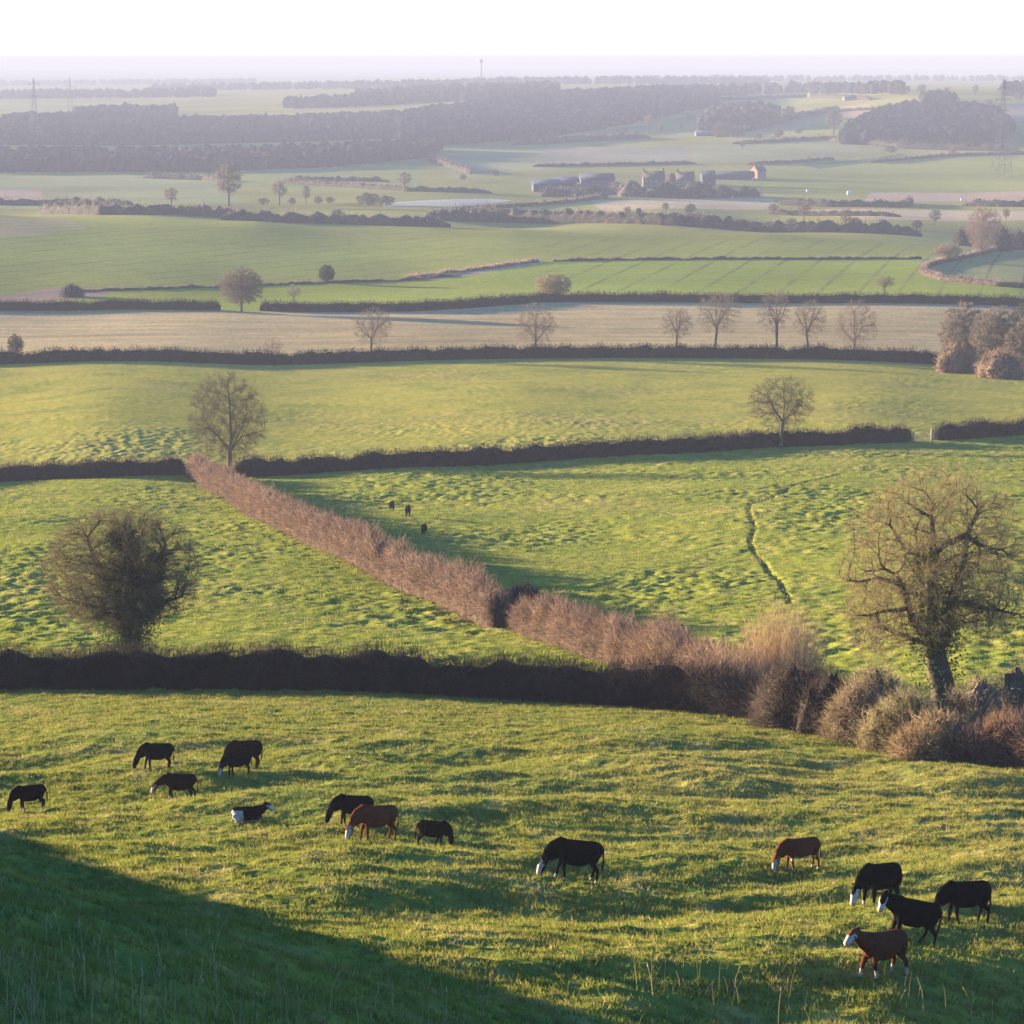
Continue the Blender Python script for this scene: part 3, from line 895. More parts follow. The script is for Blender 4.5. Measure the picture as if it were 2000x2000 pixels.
# ------------------------------------------------------------------ hedges, near to far
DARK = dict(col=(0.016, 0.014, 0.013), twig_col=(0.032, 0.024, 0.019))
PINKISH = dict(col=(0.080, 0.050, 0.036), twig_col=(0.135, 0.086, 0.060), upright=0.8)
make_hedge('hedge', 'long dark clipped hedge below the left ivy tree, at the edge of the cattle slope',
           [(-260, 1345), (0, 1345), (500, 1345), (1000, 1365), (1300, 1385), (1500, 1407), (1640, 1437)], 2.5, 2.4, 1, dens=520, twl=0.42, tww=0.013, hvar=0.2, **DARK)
make_hedge('hedge', 'pinkish brown overgrown hedge running diagonally down from the middle tree to a gap',
           [(378, 930), (450, 972), (520, 1015), (700, 1100), (850, 1172), (975, 1228)], 3.1, 2.1, 2, dens=280, twl=0.55, tww=0.020, shaggy=0.55, hvar=0.38, blotch=0.7, **PINKISH)
make_hedge('hedge', 'pinkish brown hedge from the gap down to the tan willow shrub',
           [(1022, 1232), (1130, 1268), (1260, 1312), (1360, 1345), (1450, 1372)], 2.8, 2.3, 3, dens=440, twl=0.52, tww=0.015, shaggy=0.55, hvar=0.35, blotch=0.7, **PINKISH)
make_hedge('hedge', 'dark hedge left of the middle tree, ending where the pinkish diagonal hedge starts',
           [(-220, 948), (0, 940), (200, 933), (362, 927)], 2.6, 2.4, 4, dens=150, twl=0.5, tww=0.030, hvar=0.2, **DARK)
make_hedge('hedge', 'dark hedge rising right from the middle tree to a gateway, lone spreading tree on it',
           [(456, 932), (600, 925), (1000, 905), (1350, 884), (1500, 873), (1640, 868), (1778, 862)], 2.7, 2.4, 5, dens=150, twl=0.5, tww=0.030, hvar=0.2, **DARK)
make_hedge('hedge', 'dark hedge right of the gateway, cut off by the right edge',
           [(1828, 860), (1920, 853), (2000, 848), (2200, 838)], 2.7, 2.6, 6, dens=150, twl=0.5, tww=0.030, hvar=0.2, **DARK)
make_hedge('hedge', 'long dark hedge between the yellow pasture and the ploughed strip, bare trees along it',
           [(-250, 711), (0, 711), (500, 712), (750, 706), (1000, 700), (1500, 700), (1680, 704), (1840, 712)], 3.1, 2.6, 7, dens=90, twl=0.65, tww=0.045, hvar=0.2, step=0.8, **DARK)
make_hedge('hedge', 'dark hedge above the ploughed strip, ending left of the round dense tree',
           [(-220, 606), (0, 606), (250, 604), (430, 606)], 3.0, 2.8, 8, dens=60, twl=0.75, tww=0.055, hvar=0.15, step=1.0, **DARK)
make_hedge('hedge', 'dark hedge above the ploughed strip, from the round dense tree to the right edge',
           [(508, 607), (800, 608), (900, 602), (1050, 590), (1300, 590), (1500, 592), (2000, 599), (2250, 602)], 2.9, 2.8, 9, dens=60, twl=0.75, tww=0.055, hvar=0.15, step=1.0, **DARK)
DUSK = dict(col=(0.055, 0.046, 0.040), twig_col=(0.12, 0.09, 0.07))
make_hedge('hedge', 'low brown hedge curving round the corner field by the right edge',
           [(1985, 480), (1900, 502), (1810, 522), (1800, 535), (1840, 548), (1950, 560), (2120, 574)], 2.0, 2.2, 10, dens=14, twl=0.9, tww=0.06, step=1.2, col=(0.09, 0.065, 0.05), twig_col=(0.17, 0.12, 0.09))
make_hedge('hedge', 'thin low hedge along the pale track below the striped corn, left half',
           [(120, 571), (300, 566), (470, 560), (640, 553), (780, 549), (900, 538)], 0.9, 1.5, 11, dens=12, hvar=0.7, twl=0.8, tww=0.06, step=1.5, **DUSK)
make_hedge('hedge', 'thin low hedge along the pale track below the striped corn, right half',
           [(1080, 511), (1200, 508), (1400, 507), (1600, 507), (1800, 506)], 1.0, 1.6, 12, dens=12, hvar=0.7, twl=0.8, tww=0.06, step=1.5, **DUSK)
make_hedge('hedge', 'low reddish bank hedge in the dip between the two corn fields',
           [(790, 545), (880, 534), (960, 524), (1050, 511)], 1.1, 3.4, 13, dens=24, hvar=0.5, twl=0.8, tww=0.06, step=1.5, col=(0.13, 0.085, 0.065), twig_col=(0.24, 0.15, 0.11))
# hedgerows of the far valley: thick, uneven
far_rows = [
    ('dark hedgerow along the crest of the striped corn, left part', [(80, 417), (200, 420), (330, 420), (480, 428)], 5.5, 5),
    ('dark hedgerow along the crest of the striped corn, middle part', [(430, 430), (600, 436), (760, 441), (880, 444)], 5.5, 5),
    ('dark hedgerow behind the crest, right of the middle', [(830, 430), (900, 432), (1000, 434), (1120, 436), (1220, 436)], 6.5, 6),
    ('dark hedgerow across the valley below the farm, right part', [(1180, 436), (1300, 440), (1400, 446), (1600, 454), (1800, 462)], 6.0, 6),
    ('thin dark hedge in front of the tan valley field', [(840, 420), (960, 416), (1100, 422), (1250, 428), (1400, 432)], 3.2, 4),
    ('hedge bending up to the farm buildings', [(880, 412), (1000, 405), (1120, 396), (1185, 386)], 2.6, 3),
    ('hedge above the tan fields right of the farm', [(1520, 400), (1620, 404), (1760, 406), (1780, 398)], 4.5, 5),
    ('hedge at the right edge above the tan field', [(1880, 402), (1960, 404), (2100, 404)], 4.5, 5),
    ('hedge below the left wood edge', [(280, 348), (400, 352), (440, 356)], 4.0, 5),
    ('double hedge left of the valley trees', [(560, 352), (660, 354), (760, 356)], 3.5, 5),
    ('lower double hedge left of the valley trees', [(545, 358), (680, 366), (800, 374), (960, 378)], 3.5, 5),
    ('hedge on the pale slope below the wood', [(840, 312), (880, 328), (920, 340)], 4.5, 6),
    ('hedge along the foot of the far grey field', [(1000, 284), (1120, 278), (1270, 270)], 7.0, 9),
    ('hedge climbing the far hill to the right', [(1400, 268), (1500, 246), (1560, 232), (1640, 214)], 6.0, 8),
    ('hedge on the skyline right of the far wood', [(1400, 197), (1500, 193), (1580, 190), (1700, 196)], 5.0, 8),
    ('hedge below the round wood on the right hill', [(1620, 276), (1760, 290), (1990, 296)], 6.0, 8),
    ('hedge slanting up the middle of the far slope', [(1000, 262), (1120, 246), (1230, 234)], 4.5, 6),
    ('hedge crossing the far fields left of the round wood', [(1430, 282), (1540, 276), (1640, 270)], 3.5, 5),
    ('hedge under the grey far field', [(1040, 326), (1180, 324), (1360, 320)], 3.0, 4),
    ('short hedge on the right skyline slope', [(1720, 214), (1640, 218), (1560, 222)], 3.5, 5),
    ('hedge running below the pylon to the right edge', [(1700, 318), (1840, 306), (2060, 300)], 3.0, 4),
    ('hedge in the strip between the tan fields', [(1500, 418), (1640, 422), (1760, 424)], 3.0, 4),
    ('hedge along the left valley floor', [(-60, 398), (120, 400), (260, 402)], 4.0, 5),
    ('hedge in the green field right of the farm roofs', [(1460, 322), (1560, 318), (1630, 312)], 3.0, 4),
]
for k, (lab, pts, h, w) in enumerate(far_rows):
    make_hedge('hedgerow', 'distant hazy ' + lab if not lab.startswith('dark') else lab, pts, h, w, 40 + k, dens=3.5, twl=1.6, tww=0.16, step=2.0, hvar=0.35, cat='hedge', **DUSK)

# ------------------------------------------------------------------ trees
def crown_of(px, py, top, x0, x1, **kw):
    b = spot(px, py); s = scale_at(b)
    return b, (py - top) / s, (x1 - x0) / s * 0.5, ((x0 + x1) / 2 - px) / s
# ivy-clad tree on the near hedge
b, H, rw, ox = crown_of(255, 1306, 992, 88, 396)
tr = [(0, 0, 0), (0.05, 0, H * 0.12), (-0.1, 0, H * 0.25), (0.1, 0.1, H * 0.42), (-0.2, 0, H * 0.60), (-0.1, 0, H * 0.78)]
limbs = [(tr, None),
         ([(0.1, 0.1, H * 0.42), (-1.3, 0.5, H * 0.56), (-2.3, 0.2, H * 0.70), (-2.6, 0.1, H * 0.82)], 0), ([(0.1, 0.1, H * 0.42), (1.3, -0.5, H * 0.58), (2.2, 0.2, H * 0.74)], 0),
         ([(0, 0, H * 0.30), (1.6, 0.8, H * 0.40), (3.2, 0.4, H * 0.44)], 0), ([(0, 0, H * 0.30), (-1.7, -0.8, H * 0.38), (-3.3, -0.3, H * 0.42)], 0),
         ([(0.1, 0.1, H * 0.42), (0.2, 1.8, H * 0.55), (0.3, 2.8, H * 0.68)], 0), ([(0.1, 0.1, H * 0.42), (-0.3, -1.8, H * 0.55), (0, -2.8, H * 0.66)], 0)]
def ivy1(p, r): return (r > 0.05) & (np.abs(p[:, 0] - 0.1) < 1.9 - 1.3 * (p[:, 2] < H * .36)) & (p[:, 2] > 0.2) & (p[:, 2] < H * 0.88) & (np.abs(p[:, 1]) < 2.0)
make_tree('broadleaf_tree', b, 'round bushy tree thick with dark ivy, standing on the near hedge at left', 'tree', 3, H, limbs,
          [((ox, 0, H * 0.615), (rw * 1.0, rw * 0.95, H * 0.385), 1.0), ((ox, 0, H * 0.46), (rw * 0.95, rw * 0.85, H * 0.17), 0.25)], n_attr=2600, step=0.36, kill=0.44, r_base=0.62, twigs=5, twig_len=0.62, twig_w=0.0095, infl=2.5, spray=3,
          twig=(0.092, 0.075, 0.040), bark=(0.035, 0.031, 0.022), ivy=52000, ivy_zone=ivy1, twig_min=H * .24, thr=0.055, shell=0.4)
# the big oak at the right
b = spot(1850, 1418); s_ = scale_at(b)
def q(x, y, d=0.0): return ((x - 1850) / s_, d, (1418 - y) / s_)
H = (1418 - 912) / s_
limbs = [([q(1850, 1420), q(1846, 1380), q(1838, 1330), q(1826, 1290), q(1820, 1240), q(1814, 1190), q(1813, 1140), q(1815, 1090), q(1814, 1040), q(1812, 990)], None),
         ([q(1818, 1235), q(1790, 1225, -.3), q(1772, 1195, -.6), q(1762, 1160, -.9), q(1752, 1135, -1), q(1740, 1112, -1.1), q(1715, 1098, -1.2), q(1690, 1102, -1.2)], 0),
         ([q(1752, 1135, -1), q(1735, 1125, -.8), q(1705, 1120, -.6), q(1672, 1128, -.5), q(1640, 1124, -.4)], 0),
         ([q(1764, 1170, -.8), q(1725, 1180, -1.2), q(1690, 1186, -1.5), q(1660, 1186, -1.6)], 0),
         ([q(1820, 1256), q(1790, 1252, .5), q(1750, 1238, .9), q(1720, 1228, 1.2), q(1690, 1236, 1.3), q(1660, 1262, 1.5)], 0),
         ([q(1724, 1228, 1.1), q(1715, 1206, 1.4), q(1690, 1212, 1.8)], 0),
         ([q(1826, 1285), q(1845, 1230, .5), q(1852, 1196, .7), q(1866, 1178, .9), q(1874, 1140, 1.0), q(1882, 1090, 1.1), q(1890, 1040, 1.1), q(1906, 1005, 1.0)], 0),
         ([q(1866, 1180, .9), q(1892, 1182, .7), q(1920, 1186, .4), q(1950, 1190, .2), q(1985, 1196, 0)], 0),
         ([q(1852, 1200, .7), q(1880, 1208, 1.5), q(1905, 1225, 2.2)], 0),
         ([q(1813, 1100), q(1790, 1086, .6), q(1765, 1072, 1.0), q(1745, 1040, 1.4)], 0),
         ([q(1814, 1070), q(1845, 1050, -.6), q(1870, 1035, -1.0), q(1895, 1050, -1.3), q(1925, 1058, -1.5)], 0),
         ([q(1813, 1110), q(1840, 1098, .9), q(1865, 1090, 1.4), q(1900, 1085, 1.8)], 0),
         ([q(1826, 1265), q(1826, 1230, -1.2), q(1830, 1190, -2.0), q(1838, 1120, -2.6)], 0),
         ([q(1820, 1220), q(1812, 1190, 1.2), q(1800, 1130, 2.2), q(1795, 1060, 2.6)], 0)]
ctr = q(1822, 1090)
def ivy2(p, r): return (r > 0.10) & (p[:, 2] > 0.3) & (p[:, 2] < H * 0.66) & (p[:, 0] > -1.6)
make_tree('oak_tree', b, 'tall bare oak with spreading twisted limbs by the right edge', 'tree', 7, H, limbs,
          [((ctr[0], 0, ctr[2]), (182 / s_, 4.6, 180 / s_), 1.0), ((q(1720, 1200)[0], 0, q(1720, 1200)[2]), (80 / s_, 3.0, 80 / s_), 0.22), ((q(1930, 1170)[0], 0, q(1930, 1170)[2]), (75 / s_, 3.0, 80 / s_), 0.22)],
          n_attr=3000, step=0.40, kill=0.50, r_base=0.60, twigs=5, twig_len=0.60, twig_w=0.0085, spray=3, r_tip=0.014, twig=(0.165, 0.125, 0.062), bark=(0.055, 0.043, 0.030), ivy=8500, ivy_zone=ivy2, thr=0.05, infl=2.2, flare=1.7)

MD = lambda px, py, top, wd, name, lab, seed, col, **k: (lambda b: make_mound(name, b, lab, seed, (py - top) / scale_at(b), wd / scale_at(b), col, **k))(spot(px, py))
def std_tree(px, py, top, x0, x1, label, seed, name='bare_tree', fork=0.3, dense=1.0, group=None, tilt=0.0, cz=0.6, **kw):
    b, H, rw, ox = crown_of(px, py, top, x0, x1)
    b = b - np.array([0, 0, 0.15])
    rng = np.random.default_rng(seed)
    tr = [(0, 0, 0), (tilt * .3, 0, H * fork * 0.6), (tilt * .6 + rng.normal(0, .15), 0, H * fork), (tilt + rng.normal(0, .2), 0, H * (fork + .25)), (tilt, 0, H * 0.8)]
    limbs = [(tr, None)]
    m = 5
    for k in range(m):
        a = k * 2 * math.pi / m + rng.uniform(-.4, .4)
        z0 = H * (fork + 0.05 * k / m + 0.03)
        r1 = rw * rng.uniform(0.30, 0.5); z1 = H * rng.uniform(fork + .18, fork + .34)
        r2 = rw * rng.uniform(0.6, 0.85); z2 = z1 + H * rng.uniform(.04, .22)
        limbs.append(([(tilt * .6, 0, z0), (math.cos(a) * r1, math.sin(a) * r1, z1), (math.cos(a) * r2, math.sin(a) * r2, min(z2, H * .9))], 0))
    rz_ = H * (1 - max(fork - 0.08, 0.05)) * 0.5
    el = [((ox, 0, H - rz_), (rw, rw * 0.9, rz_), 1.0)]
    s = scale_at(b)
    p = dict(n_attr=int(700 * dense), step=H / 28, r_base=max(0.03 * H * 0.75, 0.12), r_tip=0.12 / s, twigs=4, twig_len=H * 0.062, twig_w=0.14 / s, thr=H * 0.0065, trunk_cut=H * 0.011, infl=H * 0.3)
    p.update(kw)
    return make_tree(name, b, label, 'tree', seed, H, limbs, el, group=group, **p)
BR = dict(bark=(0.050, 0.042, 0.030), twig=(0.064, 0.052, 0.033))
std_tree(449, 912, 726, 366, 522, 'tall bare tree at the top of the pinkish diagonal hedge', 11, fork=0.13, dense=2.6, twigs=7, spray=3, **BR)
std_tree(1525, 876, 732, 1456, 1592, 'small spreading bare tree on the dark hedge left of the gateway', 12, fork=0.32, dense=1.9, tilt=0.3, twigs=5, spray=2, **BR)
row = [(725, 704, 600, 690, 768, 'bare forked tree on the hedge below the ploughed strip, farthest left of the tall ones', 21, .35),
       (1047, 698, 592, 1004, 1086, 'bare open tree on the long hedge, middle of the ploughed strip', 22, .25),
       (1321, 694, 598, 1288, 1354, 'slim bare tree, leftmost of the five along the right half of the hedge', 23, .4),
       (1397, 694, 566, 1358, 1448, 'tallest bare tree of the five standing on the long hedge', 24, .38),
       (1516, 698, 566, 1480, 1542, 'narrow bare tree, middle one of the five on the long hedge', 25, .45),
       (1577, 698, 586, 1548, 1614, 'bare tree with a forked top, fourth of the five on the long hedge', 26, .4),
       (1667, 694, 586, 1630, 1716, 'wide low forked bare tree, rightmost of the five on the long hedge', 27, .2)]
for px, py, top, x0, x1, lab, sd, fk in row:
    std_tree(px, py, top, x0, x1, lab, sd, fork=fk, dense=1.2, twigs=4, group='bare trees along the long hedge', bark=(0.07, 0.055, 0.045), twig=(0.125, 0.096, 0.072))
std_tree(532, 708, 656, 512, 554, 'thin sapling on the hedge in the left half of the ploughed strip', 28, fork=.3, dense=.5, twigs=3, bark=(.1, .075, .06), twig=(.2, .145, .1))
std_tree(31, 704, 652, 14, 47, 'small compact brown tree on the hedge at the left edge', 29, fork=.25, dense=1.2, twigs=9, **BR)
std_tree(472, 609, 522, 428, 516, 'round dense dark tree in the hedge gap above the ploughed strip', 31, fork=.22, dense=2.0, twigs=10, bark=(.06, .05, .04), twig=(.11, .085, .065))
std_tree(638, 553, 517, 622, 654, 'small dense rounded green tree beside the pale track', 32, fork=.15, dense=1.3, twigs=14, twig=(.055, .065, .03))
std_tree(573, 592, 554, 556, 590, 'faint young tree behind the hedge right of the round dense tree', 33, fork=.3, dense=.5, twigs=3, twig=(.15, .14, .07))
std_tree(1084, 582, 533, 1044, 1118, 'low wide tan tree at the bend of the hedge in mid picture', 34, fork=.12, dense=1.6, twigs=10, bark=(.08, .06, .045), twig=(.22, .165, .085))
std_tree(1727, 580, 538, 1708, 1748, 'ivied pollard tree on the hedge at the right', 35, fork=.5, dense=.6, twigs=4, ivy=900, bark=(.05, .05, .03), twig=(.13, .12, .06))
std_tree(1843, 512, 474, 1822, 1880, 'tan bare tree at the tip of the corner field', 36, fork=.2, dense=1.2, twigs=7, twig=(.2, .15, .1))
std_tree(1992, 640, 590, 1976, 2030, 'bare tree above the tan thicket, cut by the right edge', 37, fork=.3, dense=1.0, twigs=5, **BR)
# shrubs of the near hedge and the oak's foot
SH = lambda px, py, top, *a, **k: (lambda b: make_shrub(a[0], b, a[1], a[2], a[3], (py - top) / scale_at(b), a[4] / scale_at(b), *a[5:], **k))(spot(px, py))
WILLOW = (0.33, 0.215, 0.115); BRAMBLE = (0.24, 0.155, 0.075); RUST = (0.24, 0.115, 0.060)
SH(1525, 1365, 1158, 'willow_shrub', 'tall tan willow shrub of upright stems behind the near hedge', 51, 650, 96, WILLOW, n_tw=16, twl=0.5, w=0.009, base_r=1.7)
SH(1420, 1385, 1240, 'willow_shrub', 'brown upright shrub left of the tall tan willow shrub', 52, 220, 80, (0.34, 0.205, 0.115), n_tw=14, twl=0.5, w=0.013, base_r=1.4)
MD(1545, 1420, 1284, 84, 'thorn_shrub', 'dark thorn bush in the shade in front of the tan willow shrub', 53, (0.065, 0.047, 0.035), n=3600, twl=0.6, lumps=7)
MD(1622, 1436, 1300, 62, 'thorn_shrub', 'dark thorn bush at the right end of the near hedge', 531, (0.055, 0.04, 0.03), n=1800)
MD(1705, 1448, 1296, 80, 'bramble_shrub', 'tan bramble thicket left of the oak trunk', 54, (0.175, 0.128, 0.075), n=3800, twl=0.6, lumps=7)
MD(1770, 1466, 1340, 78, 'bramble_shrub', 'yellowish bramble thicket in front of the oak trunk', 55, (0.175, 0.138, 0.068), n=3400, twl=0.6, lumps=7)
MD(1830, 1480, 1388, 84, 'bramble_shrub', 'low rusty bramble mound at the foot of the oak', 56, (0.190, 0.130, 0.066), n=3200, twl=0.5, lumps=7)
MD(1912, 1440, 1312, 74, 'bramble_shrub', 'grey twiggy bush right of the oak trunk', 57, (0.15, 0.115, 0.07), n=2200, dark=0.5)
MD(1990, 1425, 1292, 76, 'bramble_shrub', 'grey twiggy bush at the right edge behind the rust brown hedge', 571, (0.14, 0.11, 0.07), n=2200, dark=0.5)
make_hedge('hedge', 'rust brown bramble hedge at the right edge beside the cattle slope', [(1830, 1482), (1900, 1490), (1980, 1496), (2080, 1503), (2220, 1515)], 1.75, 2.6, 58, dens=700, twl=0.42, tww=0.012, hvar=0.5, blotch=0.7,
           col=(0.10, 0.055, 0.035), twig_col=(0.155, 0.092, 0.058))
MD(1020, 1195, 1138, 44, 'thorn_shrub', 'dark bush beyond the gap in the diagonal hedge', 59, (0.055, 0.042, 0.034), n=1800, w=0.02)
MD(138, 580, 554, 22, 'thorn_shrub', 'dark rounded bush beside the left end of the pale track', 60, (0.06, 0.05, 0.042), n=700, twl=0.9, w=0.07)
# thicket at the right edge of the yellow pasture
for k, (px, py, top, wd, lab) in enumerate([(1880, 722, 590, 46, 'tan bare thicket, leftmost tree-high clump at the right end of the long hedge'), (1945, 730, 598, 52, 'broad brown bare clump at the right end of the long hedge'),
                                            (2010, 735, 620, 50, 'brown bare clump cut by the right edge above the yellow pasture')]):
    std_tree(px, py, top, px - wd, px + wd, lab, 170 + k, name='bare_thicket', fork=.04, dense=2.2, twigs=9, bark=(.08, .06, .045), twig=(0.140, 0.112, 0.083), twig_w=0.04, r_base=0.28)
MD(1868, 728, 664, 34, 'bare_thicket', 'low front bush of the tan thicket on the right', 173, (0.19, 0.13, 0.085), n=1400, twl=1.0, w=0.05, dark=.5)
MD(1950, 738, 680, 46, 'bare_thicket', 'low brown undergrowth in front of the broad bare clump', 174, (0.17, 0.11, 0.075), n=1600, twl=1.0, w=0.05, dark=.5)
# mid-distance clump at the right edge
std_tree(1918, 498, 400, 1884, 1956, 'tall reddish bare tree clump beside the corner field', 180, name='bare_thicket', fork=.06, dense=1.6, twigs=8, bark=(.08, .06, .05), twig=(0.16, 0.11, 0.09), r_base=0.3)
MD(1958, 490, 440, 22, 'dark_bush', 'dark bush right of the tall reddish clump', 181, (.06, .05, .042), n=700, twl=1.6, w=0.1)
MD(1992, 488, 446, 26, 'dark_bush', 'dark round bush at the right edge beyond the corner field', 182, (.055, .048, .042), n=700, twl=1.6, w=0.1)
MD(1880, 480, 442, 18, 'dark_bush', 'low dark bush left of the tall reddish clump', 183, (.065, .055, .045), n=600, twl=1.6, w=0.1)

# far trees: two kinds built once, then copied along the hedgerows
def far_proto(name, seed, dens, tw, H=10.0, fork=0.25, wide=0.36):
    limbs = [([(0, 0, -0.3), (0.1, 0, H * fork), (0, 0, H * .6), (0, 0, H * .85)], None)]
    return make_tree(name, (0, 0, 0), 'x', 'tree', seed, H, limbs, [((0, 0, H * (fork + 1) * .5), (H * wide, H * wide, H * (1 - fork) * .52), 1.0)], n_attr=int(90 * dens), step=H / 16, r_base=0.32, r_tip=0.06, twigs=5, twig_len=1.4,
                     twig_w=0.085, thr=0.2, trunk_cut=0.14, bark=(0.06, 0.05, 0.042), twig=tw, infl=H)
protos = {'t': far_proto('far_tree', 91, 1.6, (0.11, 0.085, 0.065)), 'b': far_proto('far_bush', 92, 2.2, (0.075, 0.062, 0.05), fork=0.04, wide=0.62), 'p': far_proto('far_tree', 93, 1.0, (0.14, 0.105, 0.08), fork=.3)}
first = {k: True for k in protos}
def far(kind, px, py, top, lab, group=None, wide=1.0, dmin=0):
    b = spot(px, py, dmin); h = (py - top) / scale_at(b)
    o = protos[kind] if first[kind] else copy_tree(protos[kind])
    first[kind] = False
    o.location = b; s = h / 10.5
    o.scale = (s * wide, s * wide, s); o.rotation_euler = (0, 0, (px * 7 + py * 3) % 6.28)
    tag(o, lab, 'bush' if kind == 'b' else 'tree', group)
far('t', 447, 402, 320, 'tallest far tree, bare and hazy, in the left valley', wide=.9)
far('p', 546, 400, 352, 'second tall hazy tree right of the tallest far tree')
far('p', 335, 404, 366, 'pale faint tree left of the tallest far tree')
far('t', 598, 398, 362, 'hazy tree between two low bushes in the left valley', wide=.7)
far('p', 790, 374, 335, 'faint tree on the far slope above the left valley')
far('b', 645, 398, 384, 'small dark bush, right end of the left valley row')
far('b', 622, 399, 383, 'small dark bush, second from the right end of the left valley row')
far('b', 570, 400, 386, 'low dark bush between two valley trees at left')
far('b', 515, 400, 386, 'low dark bush right of the tallest far tree', wide=1.3)
far('b', 720, 402, 376, 'wide dark bush at the left end of the pale water strip', wide=1.4)
far('b', 755, 402, 382, 'dark bush at the edge of the pale water strip', wide=1.4)
far('b', 660, 430, 408, 'bush in front of the middle crest hedgerow')
far('t', 1300, 414, 396, 'round little tree in the tan valley field', wide=1.1)
far('b', 1348, 418, 398, 'small pale-topped tree right of the round little tree')
far('t', 1510, 420, 398, 'round dark tree at the right end of the tan valley field', wide=1.3)
far('t', 1226, 428, 404, 'slim tree in the hedgerow below the farm')
far('t', 1346, 440, 416, 'dark round hedgerow tree, left one of a pair with bare stems', wide=1.4)
far('t', 1368, 440, 416, 'dark round hedgerow tree, right one of a pair with bare stems', wide=1.4)
far('t', 1570, 430, 398, 'taller dark tree in the right hedgerow', wide=1.2)
far('b', 1545, 446, 426, 'bush in the right hedgerow below the taller dark tree')
far('t', 1652, 444, 410, 'round hedgerow tree with a visible stem, right', wide=1.1)
far('b', 1672, 446, 424, 'bush beside the round hedgerow tree')
far('t', 1825, 440, 410, 'dark tree left of the tall reddish clump', wide=1.1)
far('b', 1790, 450, 430, 'bush in the hedgerow left of the tall reddish clump')
far('b', 1715, 452, 436, 'low bush in the right hedgerow')
far('t', 1965, 430, 408, 'faint tree at the right edge of the valley')
far('b', 1312, 442, 424, 'wide bush in the hedgerow below the farm', wide=1.3)
far('b', 560, 432, 416, 'bush on the crest hedgerow at left')
far('b', 240, 420, 406, 'bush on the left crest hedgerow', wide=1.4)
far('b', 380, 424, 404, 'broad bush on the left crest hedgerow', wide=1.5)
far('t', 1628, 262, 214, 'lone tree on the right hillside left of the round wood')
far('t', 1588, 188, 158, 'skyline tree above the right hillside', wide=.9)
far('t', 1690, 190, 162, 'skyline tree beside the roofs on the right ridge')
far('p', 1268, 252, 224, 'pale tree on the lime strip of the far hill')
far('p', 1225, 250, 232, 'smaller pale tree on the lime strip of the far hill')
far('b', 1410, 268, 240, 'dark clump in the far copse', wide=1.2)
far('b', 1440, 268, 248, 'low dark clump beside the far copse', wide=1.3)
far('b', 840, 312, 296, 'bush at the corner of the left wood')
far('b', 968, 345, 332, 'bush on the pale far slope')
far('b', 905, 352, 340, 'second bush on the pale far slope')
far('t', 1580, 316, 306, 'tiny bush in the green field right of the farm', wide=1.2)
far('b', 1650, 172, 164, 'low skyline clump on the right ridge', wide=2)

_r = np.random.default_rng(77)
for px, py in [(1010, 276), (1060, 268), (1120, 262), (1180, 256), (1215, 262), (1290, 258), (1330, 252), (1480, 274), (1520, 270), (1560, 262), (1500, 238), (1540, 226), (1590, 236), (1430, 232), (1350, 238), (1100, 284),
               (1740, 300), (1860, 306), (1980, 300), (1450, 290), (1700, 262), (1620, 250), (1760, 186), (1800, 184), (1850, 184), (1905, 186), (1450, 190), (1520, 186), (1990, 196), (1930, 214)]:
    far('b' if _r.random() < .5 else 't', px, py, py - _r.uniform(10, 22), 'tiny hazy tree among the hedges of the far right hills', 'scattered trees of the far right hills', wide=_r.uniform(.9, 1.5))
